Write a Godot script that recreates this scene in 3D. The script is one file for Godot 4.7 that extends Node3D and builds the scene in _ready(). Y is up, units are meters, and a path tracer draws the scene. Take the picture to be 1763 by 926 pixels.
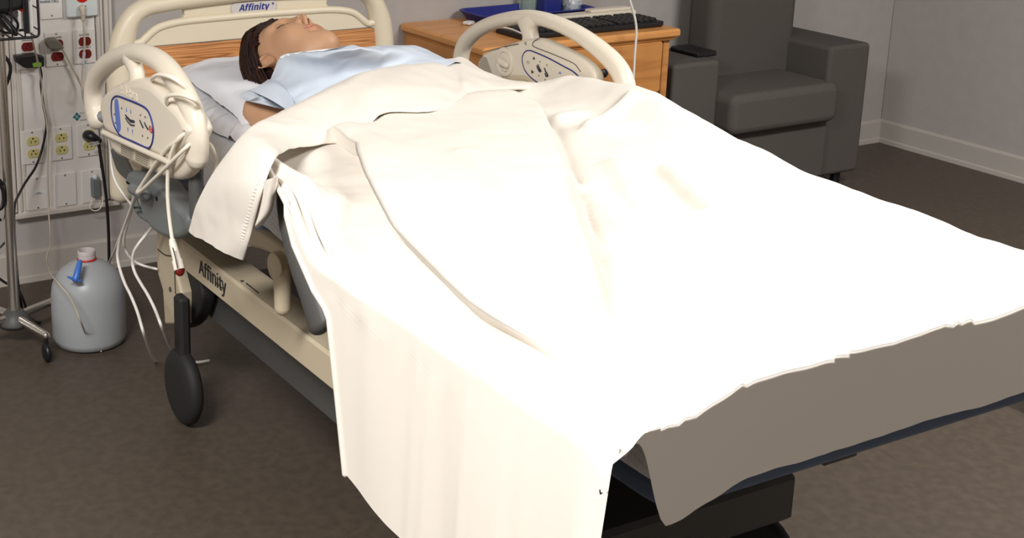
extends Node3D
# A patient simulator lying in a hospital bed, outlets on the headwall behind it, an oak dresser beside it. Metres, y up; the headwall is the plane z = 0.

var M := {}
var taken := {}
var rng := RandomNumberGenerator.new()
var noise := FastNoiseLite.new()


class Acc:
	var v := PackedVector3Array()
	var n := PackedVector3Array()
	var t := PackedVector2Array()
	var c := PackedColorArray()
	var ix := PackedInt32Array()
	var tint := Color(1, 1, 1)

	func vert(p, nn, uv):
		v.append(p)
		n.append(nn)
		t.append(uv)
		c.append(tint)

	# a grid of rows of points, smooth; flip turns its front face over
	func grid(rows, flip = false, loop_i = false, loop_j = false, tints = null):
		var a: int = rows.size()
		var b: int = rows[0].size()
		var at: int = v.size()
		for i in a:
			for j in b:
				var i0: int = (i - 1 + a) % a if loop_i else max(i - 1, 0)
				var i1: int = (i + 1) % a if loop_i else min(i + 1, a - 1)
				var j0: int = (j - 1 + b) % b if loop_j else max(j - 1, 0)
				var j1: int = (j + 1) % b if loop_j else min(j + 1, b - 1)
				var nn: Vector3 = (rows[i1][j] - rows[i0][j]).cross(rows[i][j1] - rows[i][j0])
				if nn.length() < 1e-12:
					var k: int = clampi(i + (1 if i == 0 else -1), 0, a - 1)
					nn = (rows[i1][j] - rows[i0][j]).cross(rows[k][j1] - rows[k][j0])
				nn = nn.normalized()
				if tints != null:
					tint = tints[i][j]
				vert(rows[i][j], -nn if flip else nn, Vector2(float(j) / b, float(i) / a))
		for i in (a if loop_i else a - 1):
			for j in (b if loop_j else b - 1):
				var p: int = at + i * b + j
				var q: int = at + i * b + (j + 1) % b
				var r: int = at + ((i + 1) % a) * b + (j + 1) % b
				var s: int = at + ((i + 1) % a) * b + j
				if flip:
					ix.append_array([p, r, q, p, s, r])
				else:
					ix.append_array([p, q, r, p, r, s])

	# a flat convex polygon whose front looks along out
	func poly(pts, out):
		var nn: Vector3 = (pts[1] - pts[0]).cross(pts[2] - pts[0])
		var turn: bool = nn.dot(out) > 0.0
		nn = nn.normalized() * (1.0 if turn else -1.0)
		var at: int = v.size()
		for p in pts:
			vert(p, nn, Vector2(p.x, p.y))
		for k in range(1, pts.size() - 1):
			if turn:
				ix.append_array([at, at + k + 1, at + k])
			else:
				ix.append_array([at, at + k, at + k + 1])

	# a box with chamfered edges
	func box(center, size, bevel = 0.002, basis = Basis()):
		var h: Vector3 = size * 0.5
		var b: float = min(bevel, min(h.x, min(h.y, h.z)) * 0.9)
		var f = func(s, k):
			var q := Vector3(s.x * (h.x - b), s.y * (h.y - b), s.z * (h.z - b))
			q[k] = s[k] * h[k]
			return center + basis * q
		for k in 3:
			var u: int = (k + 1) % 3
			var w: int = (k + 2) % 3
			for s in [-1.0, 1.0]:
				var pts := []
				for q in [[-1, -1], [1, -1], [1, 1], [-1, 1]]:
					var sg := Vector3()
					sg[k] = s
					sg[u] = q[0]
					sg[w] = q[1]
					pts.append(f.call(sg, k))
				var o := Vector3()
				o[k] = s
				poly(pts, basis * o)
			for p in [-1.0, 1.0]:
				for q in [-1.0, 1.0]:
					var s0 := Vector3()
					s0[k] = -1
					s0[u] = p
					s0[w] = q
					var s1 := s0
					s1[k] = 1
					var o := Vector3()
					o[u] = p
					o[w] = q
					poly([f.call(s0, u), f.call(s1, u), f.call(s1, w), f.call(s0, w)], basis * o)
		for x in [-1.0, 1.0]:
			for y in [-1.0, 1.0]:
				for z in [-1.0, 1.0]:
					var s := Vector3(x, y, z)
					poly([f.call(s, 0), f.call(s, 1), f.call(s, 2)], basis * s)

	# a tube along pts; radii is a number or one Vector2 per point: half width along across, half width square to it
	func tube(pts, radii, sides = 10, across = Vector3.ZERO, round_ends = true):
		var rows := []
		var m: int = pts.size()
		var side: Vector3 = across
		for i in m:
			var d: Vector3 = (pts[min(i + 1, m - 1)] - pts[max(i - 1, 0)]).normalized()
			if across == Vector3.ZERO:
				if side == Vector3.ZERO:
					side = Vector3.UP if abs(d.y) < 0.8 else Vector3.RIGHT
				side = (side - d * side.dot(d)).normalized()
			else:
				side = (across - d * across.dot(d)).normalized()
			var other: Vector3 = d.cross(side)
			var r: Vector2 = radii[i] if radii is Array else Vector2(radii, radii)
			var ends := []
			if i == 0 and round_ends:
				ends = [0.0, 0.35, 0.7, 0.92]
			for e in ends:
				rows.append(ring(pts[i] - d * sqrt(1.0 - e * e) * min(r.x, r.y), side * r.x * max(e, 0.01), other * r.y * max(e, 0.01), sides))
			rows.append(ring(pts[i], side * r.x, other * r.y, sides))
			if i == m - 1 and round_ends:
				for e in [0.92, 0.7, 0.35, 0.0]:
					rows.append(ring(pts[i] + d * sqrt(1.0 - e * e) * min(r.x, r.y), side * r.x * max(e, 0.01), other * r.y * max(e, 0.01), sides))
		grid(rows, true, false, true)
		if not round_ends:
			cap(rows[0], -(pts[1] - pts[0]))
			cap(rows[-1], pts[-1] - pts[-2])

	func ring(p, a, b, sides):
		var o := []
		for k in sides:
			o.append(p + a * cos(TAU * k / sides) + b * sin(TAU * k / sides))
		return o

	func cap(loop, out):
		poly(loop, out)

	# profile of Vector2(radius, height) turned about the axis up through at
	func lathe(at, profile, sides = 24, up = Vector3.UP, scale2 = Vector2.ONE):
		var a: Vector3 = (Vector3.RIGHT if abs(up.x) < 0.8 else Vector3.BACK)
		a = (a - up * a.dot(up)).normalized()
		var b: Vector3 = up.cross(a)
		var rows := []
		for p in profile:
			rows.append(ring(at + up * p.y, a * max(p.x, 1e-5) * scale2.x, b * max(p.x, 1e-5) * scale2.y, sides))
		grid(rows, true, false, true)

	# a polygon in the plane (o, u, w) given depth along out (front at o, back at o - out * depth), edges rounded by bevel
	func slab(poly2, o, u, w, out, depth, bevel = 0.004, smooth = false):
		var p := PackedVector2Array(poly2)
		var area := 0.0
		for k in p.size():
			area += p[k].cross(p[(k + 1) % p.size()])
		if area < 0:
			p.reverse()
		var m: int = p.size()
		var nor := []
		for k in m:
			var e0: Vector2 = (p[k] - p[(k - 1 + m) % m]).normalized()
			var e1: Vector2 = (p[(k + 1) % m] - p[k]).normalized()
			var s: Vector2 = Vector2(e0.y, -e0.x) + Vector2(e1.y, -e1.x)
			s = s.normalized() if s.length() > 1e-6 else Vector2(e0.y, -e0.x)
			nor.append(s / max(0.5, s.dot(Vector2(e0.y, -e0.x))))
		var b: float = min(bevel, depth * 0.49)
		var rows := []
		for st in [[1.0, 0.0], [0.62, 0.08], [0.29, 0.29], [0.08, 0.62], [0.0, 1.0]]:
			rows.append([st[0] * b, st[1] * b])
		var steps := rows.duplicate()
		for k in range(4, -1, -1):
			steps.append([rows[k][0], depth - rows[k][1]])
		var rings := []
		for st in steps:
			var r := []
			for k in m:
				var q: Vector2 = p[k] - nor[k] * st[0]
				r.append(o + u * q.x + w * q.y - out * st[1])
			rings.append(r)
		var along: Vector3 = u.cross(w)
		if smooth:
			grid(rings, along.dot(out) > 0, false, true)
		else:
			for i in rings.size() - 1:
				for k in m:
					var kk: int = (k + 1) % m
					var away: Vector3 = u * (nor[k].x + nor[kk].x) + w * (nor[k].y + nor[kk].y) + out * (1.0 if i < 4 else -1.0 if i > 4 else 0.0)
					if rings[i][k].distance_to(rings[i + 1][k]) > 1e-6 and rings[i][k].distance_to(rings[i][kk]) > 1e-7:
						poly([rings[i][k], rings[i][kk], rings[i + 1][kk], rings[i + 1][k]], away)
		for e in 2:
			var r = rings[0] if e == 0 else rings[-1]
			var q := PackedVector2Array()
			for k in m:
				q.append(p[k] - nor[k] * steps[0][0])
			var tr := Geometry2D.triangulate_polygon(q)
			if tr.is_empty():
				tr = Geometry2D.triangulate_polygon(p)
			for k in range(0, tr.size(), 3):
				poly([r[tr[k]], r[tr[k + 1]], r[tr[k + 2]]], out if e == 0 else -out)

	func ball(center, r, rows_n = 10, cols = 14):
		var rows := []
		for i in rows_n + 1:
			var a: float = PI * i / rows_n
			rows.append(ring(center + Vector3(0, r.y * cos(a), 0), Vector3(r.x * max(sin(a), 1e-4), 0, 0), Vector3(0, 0, r.z * max(sin(a), 1e-4)), cols))
		grid(rows, false, false, true)

	func mesh(colored = false):
		var a := []
		a.resize(Mesh.ARRAY_MAX)
		a[Mesh.ARRAY_VERTEX] = v
		a[Mesh.ARRAY_NORMAL] = n
		a[Mesh.ARRAY_TEX_UV] = t
		if colored:
			a[Mesh.ARRAY_COLOR] = c
		a[Mesh.ARRAY_INDEX] = ix
		var m := ArrayMesh.new()
		m.add_surface_from_arrays(Mesh.PRIMITIVE_TRIANGLES, a)
		return m


func numbered(called, parent):
	var key := "%s/%s" % [parent.get_instance_id(), called]
	taken[key] = taken.get(key, -1) + 1
	return called if taken[key] == 0 else "%s_%03d" % [called, taken[key]]


func put(o, called, parent):
	o.name = numbered(called, parent)
	parent.add_child(o, true)
	return o


func obj(called, acc, material, parent = self, colored = false):
	var o := MeshInstance3D.new()
	o.mesh = acc.mesh(colored) if acc is Acc else acc
	o.mesh.surface_set_material(0, material)
	return put(o, called, parent)


func shared(called, mesh, material, parent, at = Transform3D()):
	var o := MeshInstance3D.new()
	o.mesh = mesh
	o.material_override = material
	o.transform = at
	return put(o, called, parent)


func tag(o, label, category, group = ""):
	o.set_meta("label", label)
	o.set_meta("category", category)
	if group != "":
		o.set_meta("group", group)
	return o


func struct(o):
	o.set_meta("kind", "structure")
	return o


func thing(called, label, category, group = ""):
	return tag(put(Node3D.new(), called, self), label, category, group)


func spl(pts, count):
	var o := []
	var m: int = pts.size()
	for k in count + 1:
		var f = float(k) / count * (m - 1)
		var i: int = min(int(f), m - 2)
		var p0: Vector3 = pts[max(i - 1, 0)]
		var p3: Vector3 = pts[min(i + 2, m - 1)]
		o.append(pts[i].cubic_interpolate(pts[i + 1], p0, p3, f - i))
	return o


func spl2(pts, count, closed = false):
	var o := []
	var m: int = pts.size()
	var last: int = m if closed else m - 1
	for k in (count if closed else count + 1):
		var f = float(k) / count * last
		var i: int = min(int(f), last - 1)
		var a: Vector2 = pts[(i - 1 + m) % m] if closed else pts[max(i - 1, 0)]
		var d: Vector2 = pts[(i + 2) % m] if closed else pts[min(i + 2, m - 1)]
		o.append(pts[i].cubic_interpolate(pts[(i + 1) % m], a, d, f - i))
	return o


func loft(rows, nu, nv):
	var wide := []
	for r in rows:
		wide.append(spl(r, nv))
	var o := []
	for i in nu + 1:
		o.append([])
	for j in nv + 1:
		var col := []
		for r in wide:
			col.append(r[j])
		var s = spl(col, nu)
		for i in nu + 1:
			o[i].append(s[i])
	return o


# y at x on a polyline of Vector2, x rising
func at_line(line, x):
	if x <= line[0].x:
		return line[0].y
	for k in line.size() - 1:
		if x <= line[k + 1].x:
			return lerp(line[k].y, line[k + 1].y, (x - line[k].x) / (line[k + 1].x - line[k].x))
	return line[-1].y


func rounded(w, h, r, k = 4):
	var o := []
	for q in [[1, 1, 0.0], [-1, 1, 0.5], [-1, -1, 1.0], [1, -1, 1.5]]:
		for i in k + 1:
			var a: float = PI * (q[2] + 0.5 * i / k)
			o.append(Vector2(q[0] * (w / 2 - r) + r * cos(a), q[1] * (h / 2 - r) + r * sin(a)))
	return o


func ellipse(w, h, k = 20):
	var o := []
	for i in k:
		o.append(Vector2(w / 2 * cos(TAU * i / k), h / 2 * sin(TAU * i / k)))
	return o


func shifted(poly2, d):
	var o := []
	for p in poly2:
		o.append(p + d)
	return o


func scaled2(poly2, s):
	var o := []
	for p in poly2:
		o.append(p * s)
	return o


func mat(color, rough = 0.5, metal = 0.0, spec = 0.5):
	var m := StandardMaterial3D.new()
	m.albedo_color = color
	m.roughness = rough
	m.metallic = metal
	m.metallic_specular = spec
	return m


func rgb(r, g, b):
	return Color(r / 255.0, g / 255.0, b / 255.0)


func noise_tex(size, freq, ramp, seed_no, octaves = 4, normal = false, strength = 4.0):
	var f := FastNoiseLite.new()
	f.seed = seed_no
	f.frequency = freq
	f.fractal_octaves = octaves
	var img := f.get_seamless_image(size, size) if not normal else f.get_seamless_image(size, size)
	if normal:
		img.convert(Image.FORMAT_RGBA8)
		img.bump_map_to_normal_map(strength)
		return ImageTexture.create_from_image(img)
	var o := Image.create(size, size, false, Image.FORMAT_RGB8)
	for y in size:
		for x in size:
			o.set_pixel(x, y, ramp[0].lerp(ramp[1], img.get_pixel(x, y).r))
	return ImageTexture.create_from_image(o)


func tri(m, tex, scale, world = true):
	m.albedo_texture = tex
	m.uv1_triplanar = true
	m.uv1_world_triplanar = world
	m.uv1_scale = scale
	return m


# oak: long grain along the image's x with cathedral arches and pores
func oak_tex(light, dark, seed_no, stretch, rings):
	var f := FastNoiseLite.new()
	f.seed = seed_no
	f.frequency = 0.004
	f.fractal_octaves = 3
	var g := FastNoiseLite.new()
	g.seed = seed_no + 1
	g.frequency = 0.05
	var s := 512
	var o := Image.create(s, s, false, Image.FORMAT_RGB8)
	for y in s:
		for x in s:
			var bend := f.get_noise_2d(x * stretch * 3.0, y * 1.6)
			var k = (y + bend * 90.0) * rings
			var ring := 0.5 + 0.5 * sin(k)
			ring = pow(ring, 2.2)
			var pore := clampf(g.get_noise_2d(x * 0.12, y * 6.0) * 1.4, 0.0, 1.0)
			o.set_pixel(x, y, light.lerp(dark, clampf(ring * 0.62 + pore * 0.55, 0.0, 1.0)))
	return ImageTexture.create_from_image(o)


func text(called, words, size, depth, material, parent, at, weight = 400, slant = 0.0, family = "Droid Sans"):
	var f := SystemFont.new()
	f.font_names = [family]
	f.font_weight = weight
	var m := TextMesh.new()
	m.text = words
	m.font = f
	m.font_size = 48
	m.pixel_size = size / 48.0
	m.depth = depth
	m.curve_step = 1.0
	m.material = material
	var o := MeshInstance3D.new()
	o.mesh = m
	o.transform = at * Transform3D(Basis(Vector3(1, 0, 0), Vector3(slant, 1, 0), Vector3(0, 0, 1)), Vector3.ZERO)
	return put(o, called, parent)


func cord(called, label, category, pts, r, material, group = "", parent = null, n_each = 6):
	var a := Acc.new()
	a.tube(spl(pts, (pts.size() - 1) * n_each), r, 8)
	var o = obj(called, a, material, parent if parent else self)
	if not parent:
		tag(o, label, category, group)
	return o


func _ready():
	rng.seed = 7
	noise.seed = 11
	noise.frequency = 1.0
	noise.fractal_octaves = 3
	# camera: the lens is shifted, since the picture is the upper left of the frame
	var cam := Camera3D.new()
	cam.name = "camera"
	cam.near = 0.05
	cam.far = 60.0
	cam.projection = Camera3D.PROJECTION_FRUSTUM
	cam.size = 0.05 * 926.0 / 2383.0
	cam.frustum_offset = Vector2(0.05 * 281.5 / 2383.0, -0.05 * 210.0 / 2383.0)
	cam.transform = Transform3D(Basis(Vector3(0.877, 0.01, 0.481), Vector3(0.117, 0.965, -0.233), Vector3(-0.466, 0.26, 0.845)), Vector3(0, 1.635, 4.289))
	add_child(cam)
	cam.current = true
	var env := Environment.new()
	env.background_mode = Environment.BG_COLOR
	env.background_color = Color(0, 0, 0)
	env.tonemap_mode = Environment.TONE_MAPPER_LINEAR
	env.tonemap_exposure = 1.14
	env.sdfgi_enabled = true
	env.ssao_enabled = true
	env.ssil_enabled = true
	var we := WorldEnvironment.new()
	we.name = "world_environment"
	we.environment = env
	add_child(we)
	materials()
	ceiling_light(Vector3(-0.6, 2.62, 3.1), Vector2(1.2, 0.6), 13.0, "rectangular ceiling light left of the bed, above its near side")
	ceiling_light(Vector3(3.2, 2.62, 3.1), Vector2(1.2, 0.6), 9.0, "rectangular ceiling light right of the bed, above its far side")
	setting()
	bed()
	linen()
	blanket()
	person()
	wall_fittings()
	right_side()


func ceiling_light(at, size, energy, label):
	var t = thing("ceiling_light", label, "ceiling light")
	t.position = at
	var f := Acc.new()
	for s in [-1, 1]:
		f.box(Vector3(s * (size.x / 2 + 0.02), 0.01, 0), Vector3(0.04, 0.05, size.y + 0.08), 0.004)
		f.box(Vector3(0, 0.01, s * (size.y / 2 + 0.02)), Vector3(size.x, 0.05, 0.04), 0.004)
	obj("frame", f, M.white_paint, t)
	var d := Acc.new()
	d.box(Vector3(0, 0.012, 0), Vector3(size.x, 0.02, size.y), 0.002)
	obj("diffuser", d, M.lamp, t)
	var l := AreaLight3D.new()
	l.name = "lamp_light"
	l.area_size = size
	l.light_energy = energy
	l.light_color = Color(0.985, 0.98, 0.972)
	l.shadow_enabled = true
	l.area_range = 12.0
	l.rotation_degrees = Vector3(-90, 0, 0)
	l.position = Vector3(0, -0.012, 0)
	t.add_child(l)


func materials():
	M.wall = tri(mat(Color.WHITE, 0.85), noise_tex(256, 0.03, [rgb(178, 172, 168), rgb(184, 178, 174)], 3), Vector3.ONE * 1.5)
	M.wall.albedo_color = Color(1, 1, 1)
	M.white_paint = mat(rgb(226, 222, 214), 0.6)
	M.panel = tri(mat(Color.WHITE, 0.55), noise_tex(256, 0.02, [rgb(222, 217, 212), rgb(227, 222, 217)], 4), Vector3.ONE)
	M.trim = mat(rgb(204, 196, 188), 0.5)
	M.baseboard = mat(rgb(188, 182, 174), 0.6)
	M.floor = tri(mat(Color.WHITE, 0.5), noise_tex(256, 0.05, [rgb(72, 63, 54), rgb(88, 77, 66)], 5), Vector3.ONE * 2.0)
	M.ceiling = mat(rgb(225, 222, 216), 0.9)
	M.lamp = mat(rgb(255, 250, 240), 0.5)
	M.lamp.emission_enabled = true
	M.lamp.emission = Color(1, 0.97, 0.92)
	M.lamp.emission_energy_multiplier = 1.5
	M.cream = mat(rgb(214, 202, 178), 0.42)
	M.cream_rail = mat(rgb(222, 212, 194), 0.38)
	M.cream_dark = mat(rgb(196, 182, 156), 0.5)
	M.oak = tri(mat(Color.WHITE, 0.45), oak_tex(rgb(208, 148, 94), rgb(132, 78, 38), 21, 0.10, 0.2), Vector3(1.8, 6.0, 1.8))
	M.dresser_wood = tri(mat(Color.WHITE, 0.42), oak_tex(rgb(208, 144, 80), rgb(182, 118, 60), 31, 0.12, 0.06), Vector3(1.6, 3.0, 1.6))
	M.dresser_wood_lit = tri(mat(Color.WHITE, 0.34), oak_tex(rgb(226, 162, 96), rgb(204, 138, 76), 31, 0.12, 0.06), Vector3(1.6, 3.0, 1.6))  # same oak as the body, its colour lightened to paint in light on top
	M.grey_plastic = mat(rgb(112, 116, 116), 0.5)
	M.dark_grey = mat(rgb(78, 78, 76), 0.5)
	M.dark_void = mat(rgb(34, 33, 32), 0.7)
	M.blue_ink = mat(rgb(30, 42, 120), 0.5)
	M.blue_key = mat(rgb(92, 120, 196), 0.5)
	M.dark_ink = mat(rgb(26, 30, 52), 0.5)
	M.red_ink = mat(rgb(190, 50, 40), 0.5)
	M.logo_plate = mat(rgb(196, 190, 188), 0.35)
	M.label = mat(rgb(188, 178, 158), 0.6)
	M.label_ink = mat(rgb(120, 112, 98), 0.6)
	M.blanket = mat(rgb(224, 217, 207), 0.95, 0.0, 0.2)
	M.blanket.normal_enabled = true
	M.blanket.normal_texture = noise_tex(512, 0.2, null, 8, 2, true, 2.0)
	M.blanket.normal_scale = 0.12
	M.blanket.uv1_triplanar = true
	M.blanket.uv1_world_triplanar = true
	M.blanket.uv1_scale = Vector3.ONE * 9.0
	M.sheet = tri(mat(Color.WHITE, 0.9, 0.0, 0.2), stripe_tex(rgb(230, 232, 237), rgb(212, 216, 225)), Vector3(6, 6, 6))
	M.pillow = mat(rgb(222, 223, 228), 0.9, 0.0, 0.2)
	M.blue_vinyl = mat(rgb(84, 104, 132), 0.5)
	M.gown = mat(rgb(196, 204, 215), 0.9, 0.0, 0.2)
	M.gown_band = mat(rgb(246, 248, 250), 0.9, 0.0, 0.2)
	M.skin = mat(Color.WHITE, 0.5, 0.0, 0.4)
	M.skin.vertex_color_use_as_albedo = true
	M.hair = mat(Color.WHITE, 0.55, 0.0, 0.3)
	M.hair.vertex_color_use_as_albedo = true
	M.plate = mat(rgb(226, 221, 216), 0.4)
	M.red_socket = mat(rgb(112, 18, 14), 0.4)
	M.ivory = mat(rgb(206, 196, 132), 0.4)
	M.hole = mat(rgb(14, 12, 10), 0.8)
	M.screw = mat(rgb(150, 146, 140), 0.35, 0.8)
	M.print = mat(rgb(96, 88, 84), 0.7)
	M.black_plastic = mat(rgb(24, 24, 26), 0.4)
	M.black_cable = mat(rgb(20, 19, 20), 0.45)
	M.beige_cable = mat(rgb(196, 184, 166), 0.5)
	M.white_cable = mat(rgb(236, 232, 226), 0.45)
	M.cream_cable = mat(rgb(238, 230, 214), 0.42)
	M.grey_plug = mat(rgb(112, 106, 96), 0.5)
	M.white_plastic = mat(rgb(224, 224, 222), 0.4)
	M.station = mat(rgb(208, 214, 214), 0.4)
	M.red_button = mat(rgb(206, 26, 20), 0.35)
	M.green = mat(rgb(120, 170, 40), 0.5)
	M.teal = mat(rgb(20, 110, 116), 0.5)
	M.chrome = mat(rgb(225, 222, 216), 0.22, 1.0)
	M.jug = mat(rgb(172, 176, 179), 0.38)
	M.jug.backlight_enabled = true
	M.jug.backlight = Color(0.35, 0.37, 0.4)
	M.jug_neck = mat(rgb(206, 196, 196), 0.35)
	M.blue_clip = mat(rgb(70, 120, 206), 0.3)
	M.tray_blue = mat(rgb(38, 46, 122), 0.35)
	M.glass = mat(Color(0.93, 0.97, 0.95, 0.16), 0.03)
	M.glass.transparency = BaseMaterial3D.TRANSPARENCY_ALPHA
	M.green_glass = mat(Color(0.35, 0.6, 0.32, 0.55), 0.05)
	M.green_glass.transparency = BaseMaterial3D.TRANSPARENCY_ALPHA
	M.film = mat(Color(0.9, 0.91, 0.95, 0.5), 0.12, 0.0, 0.9)
	M.film.transparency = BaseMaterial3D.TRANSPARENCY_ALPHA
	M.film_solid = mat(rgb(232, 232, 238), 0.2, 0.0, 0.8)
	M.dresser_inside = mat(rgb(92, 58, 30), 0.6)
	M.keys = mat(rgb(22, 22, 24), 0.42)
	M.upholstery = tri(mat(Color.WHITE, 0.9, 0.0, 0.2), noise_tex(256, 0.2, [rgb(84, 80, 76), rgb(98, 92, 88)], 9), Vector3.ONE * 4.0)


func stripe_tex(a, b):
	var o := Image.create(64, 64, false, Image.FORMAT_RGB8)
	for y in 64:
		for x in 64:
			var k: int = (x + y * 3) % 16
			o.set_pixel(x, y, b if k < 5 else a)
	return ImageTexture.create_from_image(o)


func setting():
	var plain = func(called, center, size, material):
		var a := Acc.new()
		a.box(center, size, 0.001)
		return struct(obj(called, a, material))
	plain.call("wall_back", Vector3(1.6, 1.32, -0.06), Vector3(7.2, 2.64, 0.12), M.wall)
	plain.call("wall_left", Vector3(-2.06, 1.32, 3.3), Vector3(0.12, 2.64, 6.6), M.wall)
	plain.call("wall_right", Vector3(5.26, 1.32, 3.3), Vector3(0.12, 2.64, 6.6), M.wall)
	plain.call("wall_front", Vector3(1.6, 1.32, 6.66), Vector3(7.2, 2.64, 0.12), M.wall)
	plain.call("floor", Vector3(1.6, -0.06, 3.3), Vector3(7.44, 0.12, 6.84), M.floor)
	plain.call("ceiling", Vector3(1.6, 2.7, 3.3), Vector3(7.44, 0.12, 6.84), M.ceiling)
	# baseboards with a rounded top and a small foot
	var prof := [Vector2(0, 0), Vector2(0.022, 0), Vector2(0.02, 0.018), Vector2(0.013, 0.022), Vector2(0.012, 0.096), Vector2(0.008, 0.104), Vector2(0, 0.106)]
	var b := Acc.new()
	b.slab(prof, Vector3(-2.0, 0, 0), Vector3.BACK, Vector3.UP, Vector3.LEFT, 7.2, 0.0005)
	struct(obj("baseboard_back", b, M.baseboard))
	var br := Acc.new()
	br.slab(prof, Vector3(5.2, 0, 0), Vector3.LEFT, Vector3.UP, Vector3.FORWARD, 6.6, 0.0005)
	struct(obj("baseboard_right", br, M.baseboard))
	# the headwall panel that carries the outlets
	var p := Acc.new()
	p.box(Vector3(1.272, 1.18, 0.015), Vector3(0.28, 1.88, 0.03), 0.002)
	var t = struct(obj("trim_1", p, M.panel))
	var l := Acc.new()
	l.box(Vector3(1.294, 0.237, 0.021), Vector3(0.356, 0.017, 0.042), 0.003)
	obj("ledge", l, M.trim, t)
	for e in [[1.122, 0.012, 0.036], [1.141, 0.012, 0.036], [1.157, 0.012, 0.034], [1.4205, 0.013, 0.038], [1.434, 0.012, 0.032], [1.449, 0.014, 0.04], [1.464, 0.012, 0.034]]:
		var g := Acc.new()
		g.box(Vector3(e[0], 1.185, e[2] / 2), Vector3(e[1], 1.87, e[2]), 0.003)
		obj("channel_strip", g, M.trim, t)


func bed():
	var t = thing("hospital_bed", "cream hospital bed with oak headboard insert, moulded side rails and grey supports", "hospital bed")
	headboard(t)
	near_rail(t)
	far_rail(t)
	undercarriage(t)


func headboard(t):
	var z := 0.75
	# the moulded outer frame, a thick rounded bar from one foot over the top to the other
	var half := [Vector3(1.235, 0.5, z), Vector3(1.236, 0.7, z), Vector3(1.238, 0.84, z), Vector3(1.248, 0.92, z), Vector3(1.272, 0.982, z), Vector3(1.31, 1.012, z), Vector3(1.37, 1.022, z), Vector3(1.47, 1.03, z), Vector3(1.56, 1.034, z)]
	var pts := half.duplicate()
	pts.append(Vector3(1.652, 1.036, z))
	for k in range(half.size() - 1, -1, -1):
		pts.append(Vector3(3.304 - half[k].x, half[k].y, z))
	var path = spl(pts, 90)
	var rad := []
	for q in path:
		rad.append(Vector2(0.03, lerp(0.036, 0.025, smoothstep(0.9, 1.02, q.y))))
	var a := Acc.new()
	a.tube(path, rad, 16, Vector3.BACK)
	var hb = obj("headboard", a, M.cream, t)
	# lower slab with its raised upper lip; the lip dips at both ends and leaves a handle hole above it
	var lip := [Vector2(1.25, 0.915), Vector2(1.272, 0.921), Vector2(1.296, 0.921), Vector2(1.316, 0.936), Vector2(1.342, 0.955), Vector2(1.375, 0.965), Vector2(1.43, 0.971), Vector2(1.54, 0.973), Vector2(1.652, 0.974)]
	var full := lip.duplicate()
	for k in range(lip.size() - 2, -1, -1):
		full.append(Vector2(3.304 - lip[k].x, lip[k].y))
	var low := Acc.new()
	var shape = spl2(full, 80)
	shape.append(Vector2(2.06, 0.55))
	shape.append(Vector2(1.244, 0.55))
	low.slab(shape, Vector3(0, 0, z + 0.012), Vector3.RIGHT, Vector3.UP, Vector3.BACK, 0.03, 0.006)
	obj("lower_panel", low, M.cream, hb)
	var bead := Acc.new()
	var bp := []
	for q in spl2(full, 80):
		bp.append(Vector3(q.x, q.y - 0.002, z + 0.008))
	bead.tube(bp, 0.011, 10, Vector3.BACK)
	obj("raised_lip", bead, M.cream, hb)
	var up := Acc.new()
	up.slab([Vector2(1.415, 0.968), Vector2(1.43, 0.985), Vector2(1.428, 1.0), Vector2(1.415, 1.02), Vector2(1.889, 1.02), Vector2(1.876, 1.0), Vector2(1.874, 0.985), Vector2(1.889, 0.968)], Vector3(0, 0, z + 0.004), Vector3.RIGHT, Vector3.UP, Vector3.BACK, 0.018, 0.003)
	obj("upper_panel", up, M.cream, hb)
	# the oak insert, round at its upper corners
	var w := Acc.new()
	var wood := [Vector2(1.262, 0.56), Vector2(2.042, 0.56)]
	for k in 7:
		var g := PI / 2 * k / 6
		wood.append(Vector2(2.012 + 0.03 * cos(g), 0.877 + 0.03 * sin(g)))
	for k in 7:
		var g := PI / 2 + PI / 2 * k / 6
		wood.append(Vector2(1.292 + 0.03 * cos(g), 0.877 + 0.03 * sin(g)))
	w.slab(wood, Vector3(0, 0, z + 0.0145), Vector3.RIGHT, Vector3.UP, Vector3.BACK, 0.006, 0.001)
	obj("wood_insert", w, M.oak, hb)
	var dark := Acc.new()
	var rim := []
	for q in wood:
		rim.append(Vector3(q.x, q.y, z + 0.0135))
	dark.tube(rim, 0.0016, 6, Vector3.BACK)
	obj("insert_seam", dark, M.print, hb)
	var lp := Acc.new()
	lp.slab(shifted(rounded(0.142, 0.031, 0.0145, 6), Vector2(1.64, 0.993)), Vector3(0, 0, z + 0.0085), Vector3.RIGHT, Vector3.UP, Vector3.BACK, 0.005, 0.002)
	obj("logo_plate", lp, M.logo_plate, hb)
	text("lettering", "Affinity", 0.0255, 0.001, M.blue_ink, hb, Transform3D(Basis(), Vector3(1.64, 0.994, z + 0.009)), 700, 0.22)
	text("lettering", "®", 0.008, 0.001, M.blue_ink, hb, Transform3D(Basis(), Vector3(1.698, 1.0, z + 0.009)), 700)


# maps rail coordinates (along the bed, height) to the plane x = at
func plate(acc, poly2, at, face, depth, bevel = 0.004, smooth = false):
	acc.slab(poly2, Vector3(at, 0, 0), Vector3.BACK, Vector3.UP, Vector3(face, 0, 0), depth, bevel, smooth)


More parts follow.
